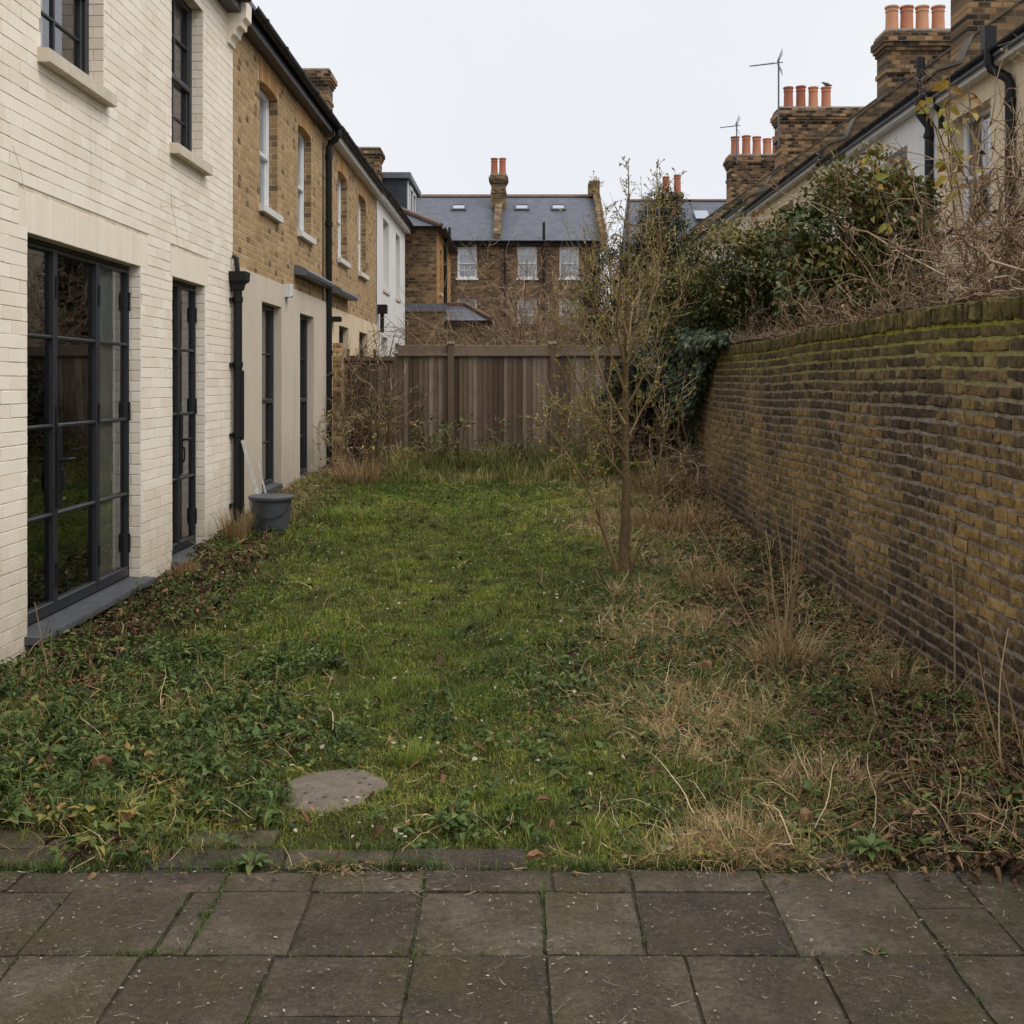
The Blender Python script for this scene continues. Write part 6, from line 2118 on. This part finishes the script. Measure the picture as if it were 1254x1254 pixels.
# ivy
r_ = np.random.default_rng(9)
IV = Thing('ivy', (2.35, 14.8, 0.3), 'dark ivy tumbling over the far end of the brick wall', 'ivy')
n = 6800
yy = r_.uniform(12.2, 17.0, n)
a = r_.random(n)
depth = sstep(12.4, 14.2, yy) * (.55 + .5 * vnoise(yy, 0, 1.7, 3))
xx = np.where(a < .45, 2.34 - (.22 + .42 * sstep(13.6, 16.4, yy)) * sstep(12.4, 14.0, yy) * r_.random(n) ** .6, r_.uniform(2.05, 2.75, n))
zz_ = np.where(a < .45, 2.05 - depth * r_.random(n) ** 1.2, 2.02 + (.10 + .26 * sstep(12.4, 15, yy)) * r_.random(n))
P = np.stack([xx, yy, zz_], 1)
d = nrm(np.stack([r_.normal(-.5, .4, n), r_.normal(-.25, .5, n), r_.normal(-.75, .4, n)], 1))
up = nrm(np.stack([r_.normal(-.8, .35, n), r_.normal(-.4, .35, n), r_.normal(.6, .3, n)], 1))
L = r_.uniform(.055, .10, n)
mb = MB()
leaf_mesh(mb, P, d, up, L, L * .75, np.clip(r_.normal(.45, .22, n), 0, 1), .2, .2)
# thinner trails down the wall
m2 = 1700
tr_y = r_.choice(r_.uniform(13.8, 16.9, 34), m2) + r_.normal(0, .05, m2)
P = np.stack([np.full(m2, 2.29) - .03 * r_.random(m2), tr_y, r_.uniform(.5, 1.6, m2)], 1)
d = nrm(np.stack([r_.normal(-.4, .3, m2), r_.normal(-.2, .5, m2), r_.normal(-.8, .3, m2)], 1))
L = r_.uniform(.04, .075, m2)
leaf_mesh(mb, P, d, np.tile((-1, -.2, .3), (m2, 1)), L, L * .75, np.clip(r_.normal(.3, .2, m2), 0, 1), .2, .2)
IV.part('leaves', mb, M['ivy'])
mb = MB()
k = 30
ys_ = r_.uniform(15.2, 16.9, k)
Q = grow(np.stack([np.full(k, 2.29), ys_, np.full(k, .25)], 1), np.tile((0, 0, 1.0), (k, 1)), r_.uniform(1.4, 1.9, k), 9, .10, .05)
Q[:, :, 0] = 2.295
mb.tubes(Q, taper(k, 9, .012, .005), 5, r_.random(k))
IV.part('stems', mb, M['twig'])

# bare shrubs behind the fence
for i, (x, y, H, n0, lab) in enumerate(((-.2, 20.5, 3.0, 12, 'leafless brown shrub behind the middle of the fence'), (.9, 22.5, 3.9, 14, 'taller bare shrub behind the fence in front of the white sash windows'),
                                        (1.7, 19.5, 3.4, 14, 'bare grey brown shrub behind the fence, next to the young tree'), (.3, 25.5, 4.2, 14, 'far bare shrub in front of the brown back house'),
                                        (2.5, 18.6, 3.3, 12, 'twiggy brown shrub behind the corner where fence and brick wall meet'))):
    bare_shrub('bare_shrub', lab, (x, y, 0.1), n0 + 8, H, .42, M['twig'], .016, 11, 8, 0, None, 0, .05, .13, .0, 'shrub', (0, 0), .0042)
bare_shrub('bare_shrub', 'small leafless shrub in front of the white house, over the old fence', (-2.45, 19.2, 0.1), 4, 2.9, .12, M['twig'], .02, 9, 4, 0, None, 0, .05, .10, .05, 'shrub', (0, 0), .004)
# dry climbers on the ragged fence
bare_shrub('dry_climber', 'dry brown climber stems covering the ragged old fence', (-2.35, 16.6, 0.28), 16, 1.9, .35, M['twig'], .008, 8, 5, 0, M['weed'], 1, .05, .16, .0, 'climber', (0, -.05), .0036)
bare_shrub('weedy_shrub', 'straggly bush with yellowing leaves at the corner by the black downpipe', (-2.3, 15.2, 0.28), 12, 1.05, .5, M['twig'], .007, 6, 4, 0, M['buds'], 1, .05, .16, .0, 'shrub', (0, 0), .0034)
bare_shrub('weedy_shrub', 'low brown scrub in the right corner between fence and ivy', (1.6, 15.6, 0.28), 16, 1.2, .55, M['twig'], .007, 7, 5, 0, None, 0, .05, .16, .0, 'shrub', (0, 0), .0034)
leafy_mass('evergreen_shrub', 'dark evergreen growing against the right end of the fence behind the young tree',
           [(1.60, 16.4, 1.15, .50, .38, .80), (1.95, 16.3, 1.6, .4, .35, .6)], 260, 22, .07, M['ivy'], 'shrub', .28, .16, .1, (1.65, 16.4, 0.28), .5, .6, .16, seed=12)
bare_shrub('weedy_shrub', 'tangled dry weeds at the foot of the fence in the middle', (-.2, 16.3, 0.28), 14, .75, .6, M['twig'], .005, 6, 4, 0, M['weed'], 2, .05, .16, .0, 'shrub', (0, 0), .0034)
bare_shrub('weedy_shrub', 'brown weed stems at the foot of the fence right of the middle', (.85, 16.1, 0.28), 15, .85, .6, M['twig'], .005, 6, 4, 0, M['weed'], 1, .05, .16, .0, 'shrub', (0, 0), .0034)
bare_shrub('weedy_shrub', 'tangle of thin brown stems at the wall foot beyond the young tree', (1.75, 12.6, 0.15), 16, 1.0, .55, M['twig'], .006, 6, 5, 0, None, 0, .05, .16, .0, 'shrub', (0, 0), .003)
bare_shrub('weedy_shrub', 'green leaved bush at the foot of the fence left of centre', (-1.3, 16.0, 0.28), 12, .8, .6, M['twig'], .006, 6, 4, 0, M['weed'], 3, .06, .16, .0, 'shrub', (0, 0), .0034)
